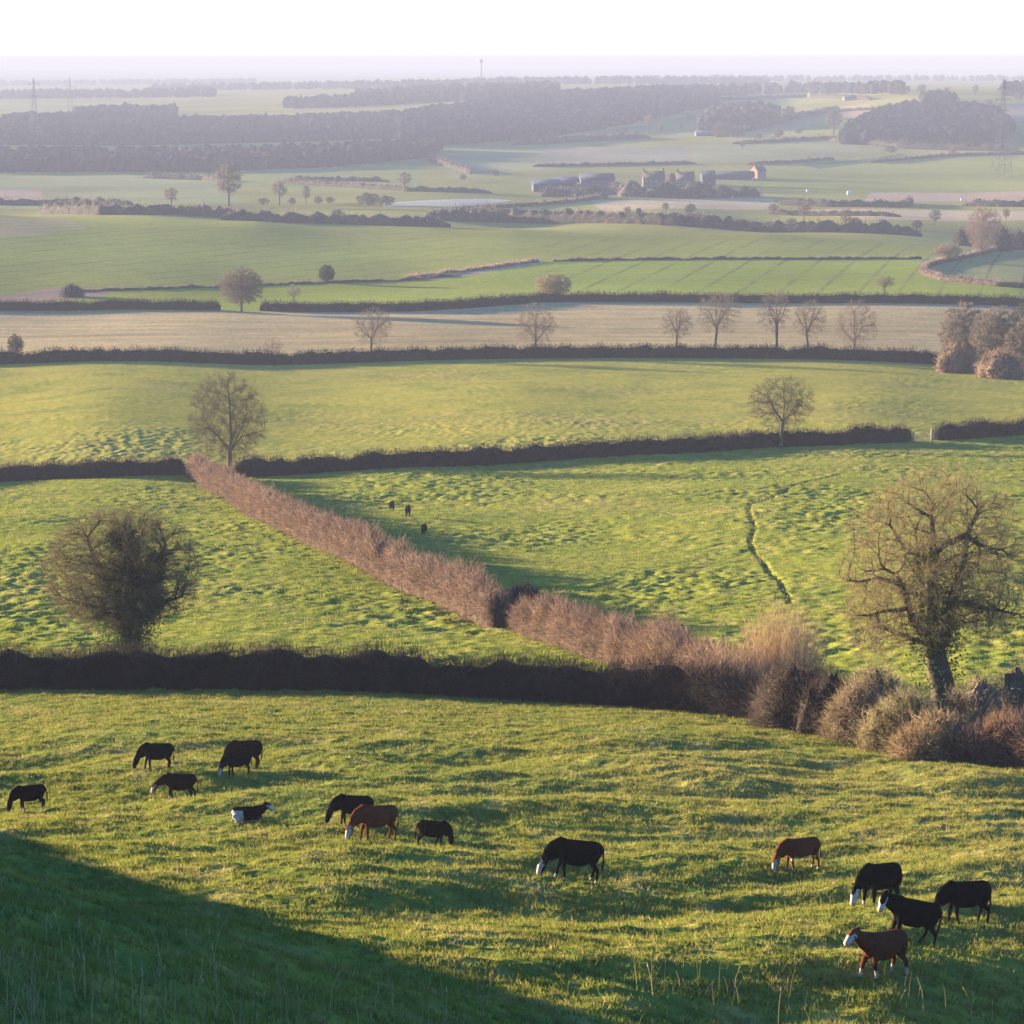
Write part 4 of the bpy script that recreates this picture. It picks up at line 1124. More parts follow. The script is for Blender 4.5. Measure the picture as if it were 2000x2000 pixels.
# woods that read as masses
def make_wood(name, label, n, polys, hr, seed, colr):
    rng = np.random.default_rng(seed)
    ico_v = []; 
    t = (1 + 5 ** .5) / 2
    V = np.array([(-1, t, 0), (1, t, 0), (-1, -t, 0), (1, -t, 0), (0, -1, t), (0, 1, t), (0, -1, -t), (0, 1, -t), (t, 0, -1), (t, 0, 1), (-t, 0, -1), (-t, 0, 1)], float); V /= np.linalg.norm(V[0])
    F = np.array([(0, 11, 5), (0, 5, 1), (0, 1, 7), (0, 7, 10), (0, 10, 11), (1, 5, 9), (5, 11, 4), (11, 10, 2), (10, 7, 6), (7, 1, 8), (3, 9, 4), (3, 4, 2), (3, 2, 6), (3, 6, 8), (3, 8, 9), (4, 9, 5), (2, 4, 11), (6, 2, 10), (8, 6, 7), (9, 8, 1)])
    mid = {}; v2 = list(V); f2 = []
    def m(a, b):
        k = (min(a, b), max(a, b))
        if k not in mid: v2.append((V[a] + V[b]) / np.linalg.norm(V[a] + V[b])); mid[k] = len(v2) - 1
        return mid[k]
    for a, b, c in F:
        x, y, z = m(a, b), m(b, c), m(c, a); f2 += [(a, x, z), (b, y, x), (c, z, y), (x, y, z)]
    V2 = np.array(v2); F2 = np.array(f2)
    g = Geo(); per = n // len(polys)
    for pl in polys:
        q = np.array([(p[0] / p[1], math.log(p[1])) for p in (spot(*a) for a in pl)])
        got = 0
        while got < per:
            a = rng.uniform(q[:, 0].min(), q[:, 0].max(), 4000); b = rng.uniform(q[:, 1].min(), q[:, 1].max(), 4000)
            ins = np.zeros(4000, bool)
            for k in range(len(q)):
                x0, y0 = q[k]; x1, y1 = q[(k + 1) % len(q)]
                if y0 != y1: ins ^= ((y0 > b) != (y1 > b)) & (a < (x1 - x0) * (b - y0) / (y1 - y0) + x0)
            a, b = a[ins], b[ins]
            if len(a) == 0: break
            a, b = a[:per - got], b[:per - got]
            Y = np.exp(b); X = a * Y; Z = ground(X, Y, False); k = len(X)
            h = rng.uniform(*hr, k); r = h * rng.uniform(0.32, 0.5, k)
            v = V2[None] * (1 + rng.normal(0, 0.17, (k, len(V2), 1)))
            v = v * np.stack([r, r, h * 0.5], 1)[:, None] + np.stack([X, Y, Z + h * 0.5], 1)[:, None]
            f = F2[None] + (np.arange(k) * len(V2))[:, None, None]
            c = jit(colr, k * len(V2), rng, 0.5)
            g.add(v.reshape(-1, 3), f.reshape(-1, 3), c)
            got += k
    o = g.build(name, wood_canopy_m, None, True)
    return tag(o, label, 'wood', kind='stuff')
WC = (0.034, 0.030, 0.034)
make_wood('wood', 'wide hazy bare wood on the far left slopes', 9000, [[(-120, 334), (430, 335), (640, 327), (840, 308), (860, 292), (500, 308), (-120, 310)], [(-120, 286), (300, 284), (860, 268), (980, 258), (990, 252), (500, 268), (-120, 274)], [(-120, 262), (300, 258), (700, 244), (1010, 232), (1010, 226), (700, 236), (-120, 254)]], (5, 12), 201, WC)
make_wood('wood', 'dark wood sloping up to the far ridge in the middle', 4600, [[(780, 290), (1010, 276), (1250, 240), (1405, 206), (1390, 182), (1200, 188), (980, 208), (780, 238)]], (6, 15), 202, (0.020, 0.022, 0.034))
make_wood('wood', 'round dark wood on the right hill', 2600, [[(1645, 282), (1700, 284), (1940, 288), (1975, 260), (1940, 232), (1890, 222), (1760, 222), (1700, 240), (1660, 262)]], (6, 15), 203, (0.018, 0.023, 0.034))
make_wood('wood', 'purplish copse on the far middle slope', 320, [[(1370, 256), (1480, 254), (1520, 232), (1470, 222), (1400, 228)]], (10, 16), 204, (0.05, 0.04, 0.04))
make_wood('wood', 'hazy wood belt along the right skyline', 420, [[(1390, 187), (1560, 182), (1760, 184), (1760, 178), (1560, 176), (1390, 180)], [(1960, 188), (2100, 190), (2100, 182), (1960, 180)]], (9, 16), 205, WC)
make_wood('wood', 'faint wood belts in the haze of the far plain', 2600, [[(-100, 196), (420, 190), (420, 186), (-100, 190)], [(300, 178), (900, 172), (900, 169), (300, 174)], [(900, 168), (1500, 166), (1500, 164), (900, 165)], [(0, 168), (500, 163), (500, 161), (0, 165)], [(1200, 160), (2100, 158), (2100, 157), (1200, 158)], [(150, 236), (340, 232), (340, 226), (150, 229)], [(560, 214), (1080, 190), (1080, 184), (560, 208)], [(0, 252), (180, 250), (300, 240), (60, 244)], [(700, 196), (1090, 180), (1090, 176), (700, 190)]], (10, 16), 206, WC)
make_wood('wood', 'dark conifer knoll above the round wood', 60, [[(1800, 204), (1866, 204), (1866, 198), (1800, 198)]], (9, 13), 207, (0.03, 0.04, 0.035))
# ------------------------------------------------------------------ cattle
coat_m, nt, out = new_mat('coat')
a = N(nt, 'ShaderNodeAttribute', attribute_name='col')
tc = N(nt, 'ShaderNodeTexCoord')
nn = noise_node(nt, 9.0, 4, 0.6, tc.outputs['Object'])
c = mixc(nt, 'MULTIPLY', 1.0, a.outputs['Color'], ramp(nt, nn.outputs['Fac'], [(0.3, (0.7, 0.7, 0.7)), (0.7, (1.25, 1.22, 1.2))]))
pr = principled(nt, out, c, 0.9, 0.0)

def loft(g, rings, k=14):
    """rings: (x, y, z, half width, half height) along a bent path"""
    r = np.array(rings, dtype=float)
    p = r[:, :3]
    t = np.gradient(p, axis=0); t /= np.linalg.norm(t, axis=1, keepdims=True) + 1e-9
    side = np.cross(t, np.array([0, 0, 1.0])); L = np.linalg.norm(side, axis=1, keepdims=True)
    side = np.where(L > 0.15, side / (L + 1e-9), np.array([[0, 1.0, 0]]))
    for i in range(1, len(side)):
        if (side[i] * side[i - 1]).sum() < 0: side[i] = -side[i]
    up = np.cross(side, t); up /= np.linalg.norm(up, axis=1, keepdims=True) + 1e-9
    th = np.linspace(0, 2 * math.pi, k, endpoint=False)
    v = p[:, None] + np.cos(th)[None, :, None] * side[:, None] * r[:, 3][:, None, None] + np.sin(th)[None, :, None] * up[:, None] * r[:, 4][:, None, None]
    n = len(r); iv = np.arange(n * k).reshape(n, k); nx_ = np.roll(iv, -1, 1)
    g.add(v.reshape(-1, 3), np.stack([iv[:-1], nx_[:-1], nx_[1:], iv[1:]], -1).reshape(-1, 4))
    c0, c1 = p[0] - t[0] * r[0, 3] * .4, p[-1] + t[-1] * r[-1, 3] * .4
    g.add(np.vstack([v[0], c0]), np.array([[(b + 1) % k, b, k] for b in range(k)]))
    g.add(np.vstack([v[-1], c1]), np.array([[b, (b + 1) % k, k] for b in range(k)]))

HEADS = {
    'graze': dict(neck=[(-.62, 0, 1.06, .20, .32), (-.86, 0, .94, .15, .28), (-1.04, 0, .76, .12, .22)],
                  head=[(-1.08, 0, .72, .11, .15), (-1.16, 0, .56, .128, .155), (-1.215, 0, .40, .118, .145), (-1.25, 0, .26, .098, .115), (-1.27, 0, .15, .098, .10), (-1.275, 0, .10, .075, .075)], poll=(-1.10, 0, .70)),
    'low': dict(neck=[(-.62, 0, 1.08, .19, .28), (-.9, 0, 1.0, .135, .22), (-1.14, 0, .87, .11, .165)],
                head=[(-1.18, 0, .87, .11, .15), (-1.30, 0, .75, .128, .15), (-1.39, 0, .61, .118, .14), (-1.45, 0, .48, .098, .115), (-1.49, 0, .38, .095, .098), (-1.50, 0, .34, .07, .07)], poll=(-1.2, 0, .86)),
    'up': dict(neck=[(-.62, 0, 1.08, .19, .28), (-.88, 0, 1.18, .135, .22), (-1.08, 0, 1.32, .11, .16)],
               head=[(-1.10, 0, 1.42, .11, .14), (-1.21, 0, 1.37, .128, .155), (-1.33, 0, 1.27, .115, .14), (-1.43, 0, 1.17, .098, .112), (-1.50, 0, 1.10, .095, .095), (-1.52, 0, 1.07, .07, .065)], poll=(-1.12, 0, 1.42)),
    'turn': dict(neck=[(-.62, 0, 1.08, .19, .28), (-.88, .03, 1.14, .135, .22), (-1.08, .02, 1.22, .11, .16)],
                 head=[(-1.10, .0, 1.30, .11, .14), (-1.17, -.11, 1.23, .128, .15), (-1.22, -.22, 1.11, .115, .135), (-1.25, -.30, .98, .098, .11), (-1.27, -.34, .90, .095, .092), (-1.275, -.36, .86, .07, .065)], poll=(-1.14, 0, 1.30)),
}
def cow_mesh(pose, legs, seed, lying=False):
    g = Geo()
    drop = 0.0
    if lying: drop = -0.56
    tor = [(.83, 0, 1.06, .08, .13), (.78, 0, 1.06, .19, .23), (.66, 0, 1.05, .255, .29), (.45, 0, 1.0, .285, .34), (.18, 0, .92, .34, .415), (-.12, 0, .91, .345, .42), (-.4, 0, .94, .29, .40), (-.6, 0, 1.0, .215, .315), (-.72, 0, 1.0, .15, .24), (-.78, 0, 1.0, .08, .13)]
    loft(g, [(x, y, z + drop, a, b) for x, y, z, a, b in tor], 18)
    hd = HEADS[pose]
    sh = lambda L: [(x, y, z + drop, a, b) for x, y, z, a, b in L]
    hd = dict(hd, neck=[(x, y, z, a * 1.15, b * 1.10) for x, y, z, a, b in hd['neck']], head=[(x, y, z, a * 1.06, b * 1.04) for x, y, z, a, b in hd['head']])
    loft(g, sh([(-.45, 0, 1.0, .20, .34)] + hd['neck'] + hd['head'][:2]))
    loft(g, sh(hd['head']))
    px, py, pz = hd['poll']
    hx = np.array(hd['head'][-1][:3]) - np.array(hd['poll']); hx /= np.linalg.norm(hx)
    sd = np.cross(hx, (0, 0, 1.0)); sd /= np.linalg.norm(sd)
    for s in (-1, 1):
        e0 = np.array([px, py, pz + drop]) + sd * s * .08 - hx * 0.0
        e1 = e0 + sd * s * .13 + np.array([.02, 0, -.01]); e2 = e0 + sd * s * .22 + np.array([.03, 0, -.04])
        loft(g, [(*e0, .045, .03), (*e1, .06, .028), (*e2, .03, .02)], 8)
    if not lying:
        for (fx, fy), dx in zip(((-.5, .16), (-.5, -.16)), legs[:2]):
            loft(g, [(fx + .02, fy * .8, 1.0, .15, .12), (fx, fy, .74, .115, .10), (fx + dx * .3, fy, .58, .105, .085), (fx + dx * .6 - .015, fy, .38, .075, .064), (fx + dx * .85, fy, .2, .052, .05), (fx + dx, fy, .09, .052, .048), (fx + dx - .02, fy, .0, .062, .055)], 10)
        for (fx, fy), dx in zip(((.58, .17), (.58, -.17)), legs[2:]):
            loft(g, [(fx + .04, fy * .7, 1.0, .19, .2), (fx + .0, fy, .78, .17, .13), (fx - .05 + dx * .25, fy, .62, .14, .105), (fx + .12 + dx * .6, fy, .42, .08, .066), (fx + .10 + dx * .85, fy, .22, .054, .05), (fx + .07 + dx, fy, .09, .052, .048), (fx + .05 + dx, fy, 0, .062, .055)], 10)
        loft(g, [(.80, 0, 1.2, .04, .04), (.89, 0, 1.08, .035, .035), (.92, .02, .8, .028, .028), (.92, .03, .56, .045, .045), (.91, .03, .4, .03, .03)], 8)
    else:
        for s in (-1, 1):
            loft(g, [(-.5, s * .2, .30, .13, .12), (-.66, s * .26, .16, .09, .08), (-.82, s * .25, .09, .06, .06), (-.62, s * .22, .05, .045, .05), (-.5, s * .2, .04, .05, .045)], 10)
            loft(g, [(.62, s * .2, .36, .2, .2), (.42, s * .33, .2, .16, .12), (.28, s * .36, .1, .09, .08), (.5, s * .38, .06, .055, .05), (.66, s * .36, .04, .05, .045)], 10)
        loft(g, [(.80, 0, .62, .04, .04), (.92, .05, .4, .035, .035), (.94, .1, .12, .03, .03), (.8, .2, .05, .04, .04)], 8)
    v = np.concatenate(g.v); fs = [np.concatenate(q_) for q_ in g.f.values()]
    v[:, 0] *= 0.90; v[:, 1] *= 1.04
    me = mesh_np('cow_raw', v, fs)
    o = bpy.data.objects.new('cow_raw', me); scene.collection.objects.link(o)
    m = o.modifiers.new('r', 'REMESH'); m.mode = 'VOXEL'; m.voxel_size = 0.026
    m2 = o.modifiers.new('s', 'SMOOTH'); m2.factor = 0.5; m2.iterations = 4
    dg = bpy.context.evaluated_depsgraph_get(); dg.update()
    res = bpy.data.meshes.new_from_object(o.evaluated_get(dg))
    bpy.data.objects.remove(o); bpy.data.meshes.remove(me)
    res.polygons.foreach_set('use_smooth', np.ones(len(res.polygons), dtype=bool))
    return res
BLACK = (0.0045, 0.004, 0.004); DKBR = (0.012, 0.0065, 0.0045); RED = (0.070, 0.022, 0.010); WHITE = (0.30, 0.265, 0.225)
def paint_cow(me, pose, coat, face, socks, belly, seed, pied=None, lying=False):
    n = len(me.vertices); v = np.empty(n * 3, dtype=np.float32); me.vertices.foreach_get('co', v); v = v.reshape(-1, 3).astype(float)
    rng = np.random.default_rng(seed)
    c = np.tile(np.array(coat), (n, 1))
    nz = 0.05 * noise2(v[:, 0] * 6 + seed, v[:, 2] * 6, 5)
    drop = -0.56 if lying else 0.0
    hd = np.array([h[:3] for h in HEADS[pose]['head']]) * [.90, 1.04, 1] + [0, 0, drop]
    a, b = hd[0], hd[-1]; ax = b - a; L = np.linalg.norm(ax); ax /= L
    t = (v - a) @ ax; dist = np.linalg.norm(v - a - t[:, None] * ax, axis=1)
    ears = dist > .158
    inhead = (t > -.04 + nz) & (dist < .26) & (v[:, 0] < -.82)
    front = np.array([-1.0, 0, 0.6]) if pose != 'turn' else np.array([-.5, -.7, .6])
    front = front - (front @ ax) * ax; front /= np.linalg.norm(front)
    fs_ = (v - a) @ front
    if face: c[inhead & ~ears & (t > .12 + nz) & (fs_ > -.015 + nz * .5)] = WHITE
    # eyes: two small dark sockets
    sdv = np.cross(ax, front); es = (v - a) @ sdv
    c[inhead & (np.abs(t - .2) < .03) & (np.abs(es) > .09) & (np.abs(fs_ - .03) < .04)] = (.006, .005, .005)
    if socks:
        k = (v[:, 2] < socks + nz) & (v[:, 0] > -.8)
        c[k] = np.array(WHITE) * .8
    if belly: c[(v[:, 2] < belly + nz) & (v[:, 2] > .5) & (np.abs(v[:, 0]) < .5)] = WHITE
    if pied is not None: c[pied(v, nz)] = WHITE
    if not lying: c[(v[:, 2] < .05) & (v[:, 0] > -.8)] = (0.05, 0.04, 0.03)
    c[inhead & (t > L - .06)] = np.array((.30, .20, .17)) if face else np.array((.02, .018, .016))
    at = me.color_attributes.new('col', 'FLOAT_COLOR', 'POINT')
    cc = np.ones((n, 4), dtype=np.float32); cc[:, :3] = c; at.data.foreach_set('color', cc.ravel())
    me.materials.clear(); me.materials.append(coat_m)
def cow(px, py, hgt, yaw, pose, label, coat, face=False, socks=0, belly=0, legs=(-.05, .08, .06, -.08), pied=None, lying=False, group='cattle grazing the near slope', seed=1):
    """feet at photo point (px, py); hgt = shoulder height in metres"""
    b = spot(px, py)
    me = cow_mesh(pose, legs, seed, lying)
    paint_cow(me, pose, coat, face, socks, belly, seed, pied, lying)
    me.name = 'cow'
    o = link(bpy.data.objects.new('cow', me))
    s = hgt / 1.33
    o.scale = (s, s, s)
    # stand on the slope: pitch and roll to the ground under the feet
    ya = R(yaw); fwd = np.array([-math.cos(ya), -math.sin(ya)])
    z0 = gz(b[0] + fwd[0] * .5 * s, b[1] + fwd[1] * .5 * s); z1 = gz(b[0] - fwd[0] * .6 * s, b[1] - fwd[1] * .6 * s)
    pitch = math.atan2(z0 - z1, 1.1 * s) * 0.8
    o.rotation_euler = (0, pitch, ya)
    o.location = (b[0], b[1], (z0 + z1) / 2 + 0.02)
    return tag(o, label, 'cow', group)
cow(62, 1585, 1.05, 14, 'graze', 'dark brown cow grazing nearest the left edge', DKBR, socks=.16, seed=1)
cow(306, 1504, 1.18, 24, 'graze', 'black cow grazing highest up the slope, left of the overlapping black pair', BLACK, legs=(-.1, .06, .04, -.05), seed=2)
cow(478, 1503, 1.30, 32, 'graze', 'brown-black cow half hidden behind a smaller black cow', DKBR, seed=3)
cow(466, 1516, 1.00, 26, 'graze', 'smaller black cow with a white face standing in front of a brown-black one', BLACK, face=True, seed=4)
cow(352, 1564, 1.10, 0, 'low', 'dark brown cow in profile with white face, standing above the lying calf', DKBR, face=True, socks=.2, legs=(-.12, .10, .10, -.10), seed=5)
cow(484, 1606, 0.98, 168, 'up', 'black and white calf lying down in the grass', BLACK, face=True, lying=True, seed=6, pied=lambda v, nz: (v[:, 0] > .12 + nz * 2) & (v[:, 2] < .62) | (v[:, 2] < .12))
cow(690, 1612, 1.12, 8, 'graze', 'black cow partly hidden behind the red-brown cow', BLACK, seed=7)
cow(735, 1641, 1.25, 22, 'graze', 'red-brown cow with white nose grazing in front of a black cow', RED, face=True, legs=(-.12, .06, -.02, .10), seed=8)
cow(838, 1656, 0.92, 200, 'graze', 'small dark brown calf grazing right of the red-brown cow', DKBR, seed=9)
cow(1122, 1722, 1.33, 4, 'graze', 'black cow with white face and hanging tail, alone in mid slope', BLACK, face=True, socks=.14, legs=(-.16, .12, -.06, .08), seed=10)
cow(1565, 1704, 1.10, 16, 'graze', 'red-brown cow with white head and belly grazing above the group at right', RED, face=True, socks=.16, belly=.64, legs=(-.1, .08, -.06, .06), seed=11)
cow(1716, 1768, 1.25, 38, 'graze', 'black cow with white face grazing behind the big standing black cow', BLACK, face=True, socks=.16, seed=12)
cow(1772, 1840, 1.22, 6, 'turn', 'big black cow with white blazed face looking at the camera', BLACK, face=True, legs=(-.02, .1, -.18, .16), seed=13)
cow(1886, 1803, 1.20, 18, 'graze', 'black cow grazing farthest right', BLACK, legs=(-.05, .1, -.06, .08), seed=14)
cow(1722, 1908, 1.20, 32, 'up', 'reddish brown cow with white face and white feet walking left, nearest the camera', (0.060, 0.020, 0.010), face=True, socks=.26, legs=(-.22, .14, -.12, .16), seed=15)
g2 = 'far cattle beyond the diagonal hedge'
cow(766, 996, 1.2, 100, 'graze', 'tiny black cow beyond the diagonal hedge, left of the upper two', BLACK, seed=16, group=g2)
cow(797, 1010, 1.3, 96, 'up', 'tiny black cow beyond the diagonal hedge, right of the upper two', BLACK, seed=17, group=g2)
cow(828, 1044, 1.1, 80, 'graze', 'tiny black cow standing in the diagonal hedge shadow', BLACK, seed=18, group=g2)

# ------------------------------------------------------------------ buildings, pylons, posts
def box(g, x0, x1, y0, y1, z0, z1, c=None):
    v = [(x, y, z) for x in (x0, x1) for y in (y0, y1) for z in (z0, z1)]
    g.add(v, [[0, 1, 3, 2], [4, 6, 7, 5], [0, 4, 5, 1], [2, 3, 7, 6], [0, 2, 6, 4], [1, 5, 7, 3]], c)
def bar(g, a, b, w):
    a, b = np.array([a], float), np.array([b], float)
    tubes(g, a, b, np.array([w]), np.array([w]), 4, None)
brick_m = mat_noisy('old_brick', (0.050, 0.042, 0.040), 0.3, 0.6)
pale_m = mat_noisy('pale_render', (0.085, 0.072, 0.068), 0.15, 0.6)
rose_m = mat_noisy('rose_brick', (0.22, 0.115, 0.08), 0.2, 0.6)
slate_m = mat_noisy('slate', (0.018, 0.021, 0.03), 0.3, 0.5, 0.6)
tile_m = mat_noisy('clay_tile', (0.045, 0.035, 0.033), 0.3, 0.5)
sheet_m = mat_noisy('grey_sheeting', (0.018, 0.024, 0.045), 0.12, 0.3, 0.6)
darks_m = mat_noisy('dark_cladding', (0.016, 0.022, 0.034), 0.3, 0.5)
glass_m = mat_noisy('window_glass', (0.02, 0.025, 0.03), 0.2, 0.5, 0.15, 0.5)
steel_m = mat_noisy('galvanised_steel', (0.05, 0.05, 0.055), 0.2, 0.3, 0.8, 0.1)
wood_m = mat_noisy('weathered_wood', (0.20, 0.17, 0.13), 0.3, 4.0)
paint_m = mat_noisy('white_wrap', (0.45, 0.45, 0.45), 0.08, 2.0, 0.5)
def building(name, px, py, w_px, h_px, depth, yaw, label, wallm, roofm, roof_f=0.45, chim=0, wins=0, door=True, cat='building'):
    b = spot(px, py); s = scale_at(b); w = w_px / s; h = h_px / s
    root = empty(name, b - np.array([0, 0, 0.3]), R(yaw)); tag(root, label, cat)
    he = h * (1 - roof_f)
    g = Geo(); hw, hd = w / 2, depth / 2
    v = [(-hw, -hd, 0), (hw, -hd, 0), (hw, hd, 0), (-hw, hd, 0), (-hw, -hd, he), (hw, -hd, he), (hw, hd, he), (-hw, hd, he), (-hw, 0, h - .12), (hw, 0, h - .12)]
    g.add(v, [[0, 1, 5, 4], [2, 3, 7, 6]]); g.add(v, [[1, 2, 6, 9, 5], [3, 0, 4, 8, 7]])
    wl = g.build('wall', wallm, root)
    g = Geo(); o_ = .35
    for sg in (-1, 1):
        e = np.array([(-hw - o_, sg * (hd + o_), he - o_ * .5), (hw + o_, sg * (hd + o_), he - o_ * .5), (hw + o_, 0, h), (-hw - o_, 0, h)])
        up = np.array([0, 0, .22])
        vv = np.concatenate([e, e + up])
        g.add(vv, [[0, 1, 2, 3], [4, 7, 6, 5], [0, 4, 5, 1], [1, 5, 6, 2], [2, 6, 7, 3], [3, 7, 4, 0]])
    rf = g.build('roof', roofm, root)
    for k in range(chim):
        g = Geo(); x = (-hw + .7) if k == 0 else hw - .7
        box(g, x - .55, x + .55, -.5, .5, h - .6, h + h * .16); box(g, x - .65, x + .65, -.6, .6, h + h * .16, h + h * .16 + .25)
        g.build('chimney', brick_m, rf)
    for k in range(wins):
        x = -hw + w * (k + .5) / wins
        for z in ([he * .22, he * .64] if he > 4.5 else [he * .35]):
            g = Geo(); box(g, x - .55, x + .55, -hd - .06, -hd + .05, z, z + 1.3); wn_ = g.build('window', paint_m, root)
            g = Geo(); box(g, x - .45, x + .45, -hd - .08, -hd - .062, z + .1, z + 1.2); g.build('pane', glass_m, wn_)
    if door:
        g = Geo(); dw = 1.0 if wins else min(4.0, w * .25); x = w * .12
        box(g, x - dw / 2, x + dw / 2, -hd - .07, -hd + .05, 0, 2.1 if wins else min(4.0, he * .8)); g.build('door', wood_m if wins else darks_m, root)
    return root
building('barn', 1066, 374, 52, 24, 18, 4, 'dark farm barn with a pale sheet roof, leftmost of the farm', darks_m, sheet_m, .35)
building('barn', 1112, 372, 58, 27, 20, -6, 'long blue-grey farm shed behind the rosy gabled cottage', darks_m, sheet_m, .35)
building('barn', 1165, 374, 66, 36, 24, 3, 'large bluish farm shed right of the rosy gable', mat_noisy('blue_cladding', (0.025, 0.035, 0.08), 0.2, 0.4), darks_m, .3)
building('cottage', 1129, 377, 14, 21, 9, 62, 'small cottage with a sunlit rosy gable in the farm', rose_m, tile_m, .5, 0, 1)
building('farmhouse', 1276, 368, 42, 34, 10, 3, 'farmhouse with a chimney at each end of its roof', brick_m, tile_m, .45, 2, 4)
building('house', 1338, 366, 34, 31, 9, -8, 'house with pale gabled roof right of the two-chimney farmhouse', pale_m, tile_m, .5, 1, 3)
building('barn', 1382, 362, 26, 29, 14, 4, 'teal roofed barn in the middle of the farm', darks_m, slate_m, .35)
building('barn', 1430, 350, 84, 16, 12, 2, 'long low dark barn right of the teal roofed barn', darks_m, slate_m, .45)
building('house', 1480, 348, 22, 26, 9, 35, 'house with a pinkish sunlit end, rightmost of the farm', rose_m, slate_m, .4, 1, 2)
building('house', 1588, 190, 18, 12, 9, 20, 'far pale house on the skyline of the right ridge', pale_m, slate_m, .5, 0, 2)
building('house', 1660, 196, 26, 10, 9, 8, 'far low house with pale walls beside the lone skyline tree', pale_m, slate_m, .5, 0, 2)
building('barn', 1378, 265, 40, 10, 12, 3, 'far pale farm shed left of the purplish copse', pale_m, sheet_m, .4)
# trees and bushes round the farm
for px, py, top, wd, lab, cc in [(1160, 386, 358, 34, 'dark bush in front of the large bluish shed', (.045, .05, .055)), (1075, 384, 364, 26, 'dark bush in front of the leftmost barn', (.05, .05, .05)), (1455, 384, 362, 30, 'low dark shrubbery below the rightmost farm house', (.045, .05, .05)), (1235, 384, 348, 34, 'bare mauve bush in front of the farmhouse', (.12, .095, .085)), (1300, 386, 352, 40, 'dark broad bush in front of the two-chimney farmhouse', (.055, .055, .05)),
                                 (1360, 386, 350, 40, 'dark broad bush in front of the pale gabled house', (.05, .05, .05)), (1410, 385, 360, 34, 'low dark bush below the long low barn', (.05, .052, .05)),
                                 (1312, 362, 336, 20, 'rounded bare tree between the farmhouse and the pale gabled house', (.12, .09, .08)), (1100, 384, 366, 18, 'grey bush in front of the rosy gabled cottage', (.12, .1, .085)),
                                 (1205, 380, 352, 20, 'mauve bush at the left end of the farm shrubbery', (.12, .095, .085))]:
    MD(px, py, top, wd, 'farm_bush', lab, int(px), cc, n=260, twl=2.2, w=0.16, cat='bush')
def pylon(px, py, top, label, arms=3, wid=7.0, bar_w=.16, broad=1.0):
    b = spot(px, py); H = (py - top) / scale_at(b)
    root = empty('pylon', b - np.array([0, 0, .3]), R(20)); tag(root, label, 'pylon')
    g = Geo(); lv = np.linspace(0, 1, 9); hw = lambda t: (wid * .5) * (1 - t) ** 1.25 + .35
    for i, (t0, t1) in enumerate(zip(lv[:-1], lv[1:])):
        a, c_ = hw(t0), hw(t1); z0, z1 = t0 * H, t1 * H
        q0 = [(-a, -a, z0), (a, -a, z0), (a, a, z0), (-a, a, z0)]; q1 = [(-c_, -c_, z1), (c_, -c_, z1), (c_, c_, z1), (-c_, c_, z1)]
        for k in range(4):
            m = (k + 1) % 4
            bar(g, q0[k], q1[k], bar_w); bar(g, q1[k], q1[m], bar_w * .7); bar(g, q0[k], q1[m], bar_w * .6); bar(g, q0[m], q1[k], bar_w * .6)
    g.build('lattice_tower', steel_m, root)
    for t, l in zip((.68, .79, .90)[:arms], (6.5, 8.0, 6.0)):
        g = Geo(); z = t * H; l = l * broad
        for sg in (-1, 1):
            for y in (-.5, .5):
                bar(g, (sg * .4, y, z), (sg * l, 0, z + .2), bar_w); 
            bar(g, (sg * .4, 0, z + 1.8), (sg * l, 0, z + .2), bar_w * .8); bar(g, (sg * l, 0, z + .2), (sg * l, 0, z - 2.2), bar_w * .7)
        g.build('crossarm', steel_m, root)
    return root
pylon(1956, 345, 156, 'tall hazy pylon at the right, standing in the green field', 3, 11.5, .17, .8)
pylon(68, 262, 154, 'faint grey pylon in the haze at far left', 3, 9, .16)
pylon(138, 236, 152, 'fainter pylon right of the far left pylon', 3, 9, .09)
pylon(903, 200, 172, 'small dark pylon on the hazy middle ridge', 2, 5, .22, .6)
def mast(px, py, top, label):
    b = spot(px, py); H = (py - top) / scale_at(b)
    root = empty('radio_mast', b); tag(root, label, 'mast')
    g = Geo(); tubes(g, np.array([[0, 0, -1.]]), np.array([[0, 0, H]]), np.array([1.6]), np.array([.9]), 8, None); g.build('shaft', steel_m, root)
    g = Geo(); tubes(g, np.array([[0, 0, H * .86]]), np.array([[0, 0, H * .97]]), np.array([3.2]), np.array([3.2]), 10, None); g.build('antenna_drum', steel_m, root)
mast(940, 165, 116, 'faint distant mast rising above the horizon')
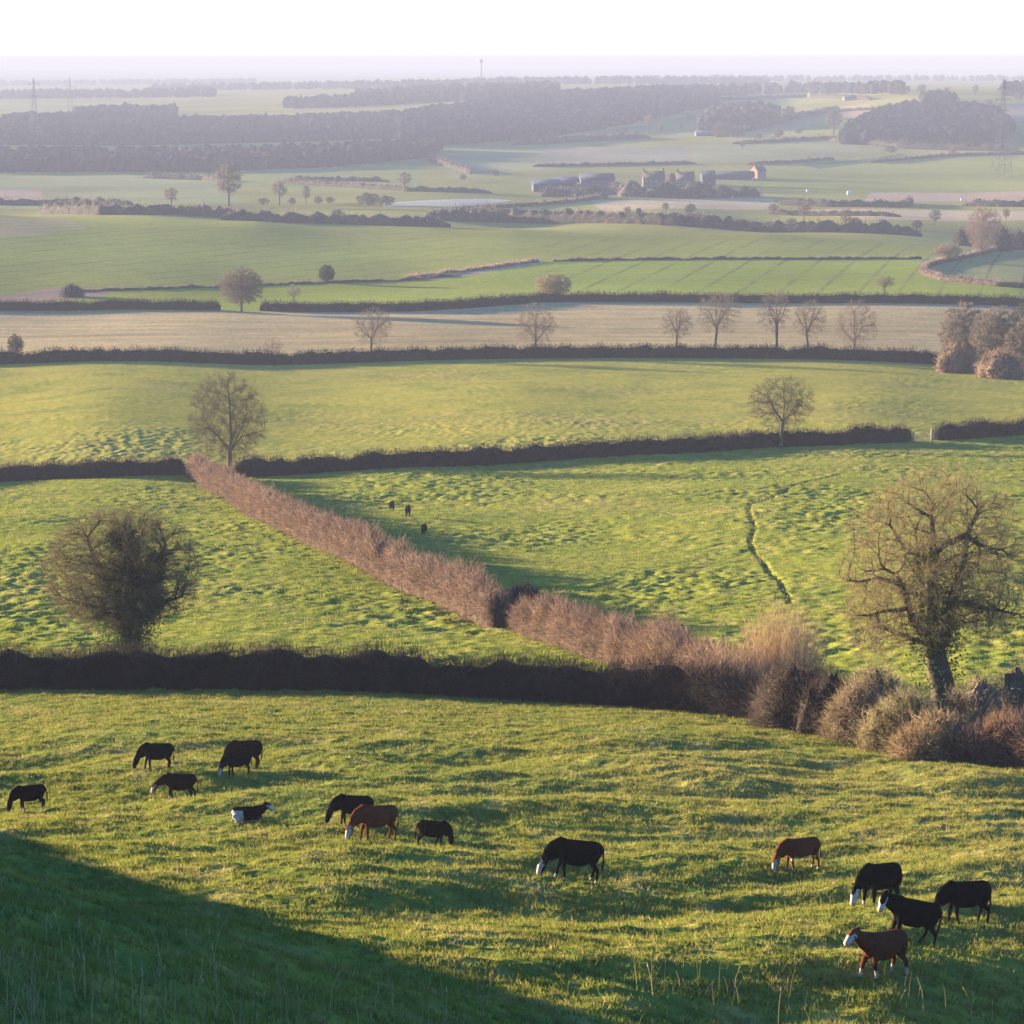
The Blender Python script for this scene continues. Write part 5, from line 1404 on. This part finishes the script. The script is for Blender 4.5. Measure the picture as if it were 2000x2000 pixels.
# gateway in the dark hedge and the gap of the diagonal hedge
def gate_post(px, py, hgt, label, w=.12):
    b = spot(px, py); root = empty('gate_post', b); tag(root, label, 'post', 'gate posts and fence posts')
    g = Geo(); box(g, -w, w, -w, w, -.2, hgt); g.build('post', wood_m, root)
    g = Geo(); v = [(-w - .02, -w - .02, hgt + .003), (w + .02, -w - .02, hgt + .003), (w + .02, w + .02, hgt + .003), (-w - .02, w + .02, hgt + .003), (0, 0, hgt + .12)]
    g.add(v, [[0, 1, 4], [1, 2, 4], [2, 3, 4], [3, 0, 4]]); g.add(v[:4], [[3, 2, 1, 0]]); g.build('cap', wood_m, root)
gate_post(1820, 862, 2.1, 'pale gate post at the right side of the gateway', .16)
gate_post(1784, 863, 1.5, 'gate post at the left side of the gateway in the dark hedge', .12)
gate_post(1002, 1228, 1.5, 'pale post in the gap of the diagonal hedge', .09)
b0, b1 = spot(1787, 863), spot(1817, 862)
root = empty('field_gate', (b0 + b1) / 2, math.atan2(b1[1] - b0[1], b1[0] - b0[0])); tag(root, 'low wooden field gate closing the gateway in the dark hedge', 'gate')
L = np.linalg.norm(b1 - b0) / 2 - .2
for k in range(5):
    g = Geo(); z = .22 + k * .22; box(g, -L, L, -.02, .02, z, z + .07); g.build('rail', wood_m, root)
for x in (-L - .04, L - .04):
    g = Geo(); box(g, x, x + .08, -.045, .045, .08, 1.25); g.build('stile', wood_m, root)
# white bales / specks in the far fields
def bale(px, py, w_px, lab):
    b = spot(px, py); r = max(w_px / scale_at(b) * .35, .45)
    root = empty('wrapped_bale', b + np.array([0, 0, r * .92])); tag(root, lab, 'bale', 'white wrapped bales in the far fields')
    g = Geo(); xs = [-.62, -.6, -.5, .5, .6, .62]; rs = [.55, .85, 1, 1, .85, .55]
    th = np.linspace(0, 6.283, 16, endpoint=False)
    v = np.array([[(x * r * 1.3, math.cos(t) * q_ * r, math.sin(t) * q_ * r) for t in th] for x, q_ in zip(xs, rs)]); n = 6
    iv = np.arange(n * 16).reshape(n, 16); nx_ = np.roll(iv, -1, 1)
    g.add(v.reshape(-1, 3), np.stack([iv[:-1], nx_[:-1], nx_[1:], iv[1:]], -1).reshape(-1, 4)); g.build('wrap', paint_m, root, True)
    for e in (0, 5):
        g = Geo(); g.add(v[e], np.array([[0, k, k + 1] if e else [0, k + 1, k] for k in range(1, 15)])); g.build('end_face', paint_m, root)
for px, py, w, lab in [(1577, 375, 8, 'white bale in the field right of the farm, nearest the farm'), (1658, 381, 12, 'larger white bale farther right in the field beyond the farm'), (1470, 352, 6, 'white bale below the rightmost farm house'),
                       (1384, 348, 8, 'white bale between the farm roofs'), (1430, 388, 5, 'white bale at the top edge of the tan valley field'), (1878, 392, 7, 'white bale at the right edge of the far tan field')]:
    bale(px, py, w, lab)
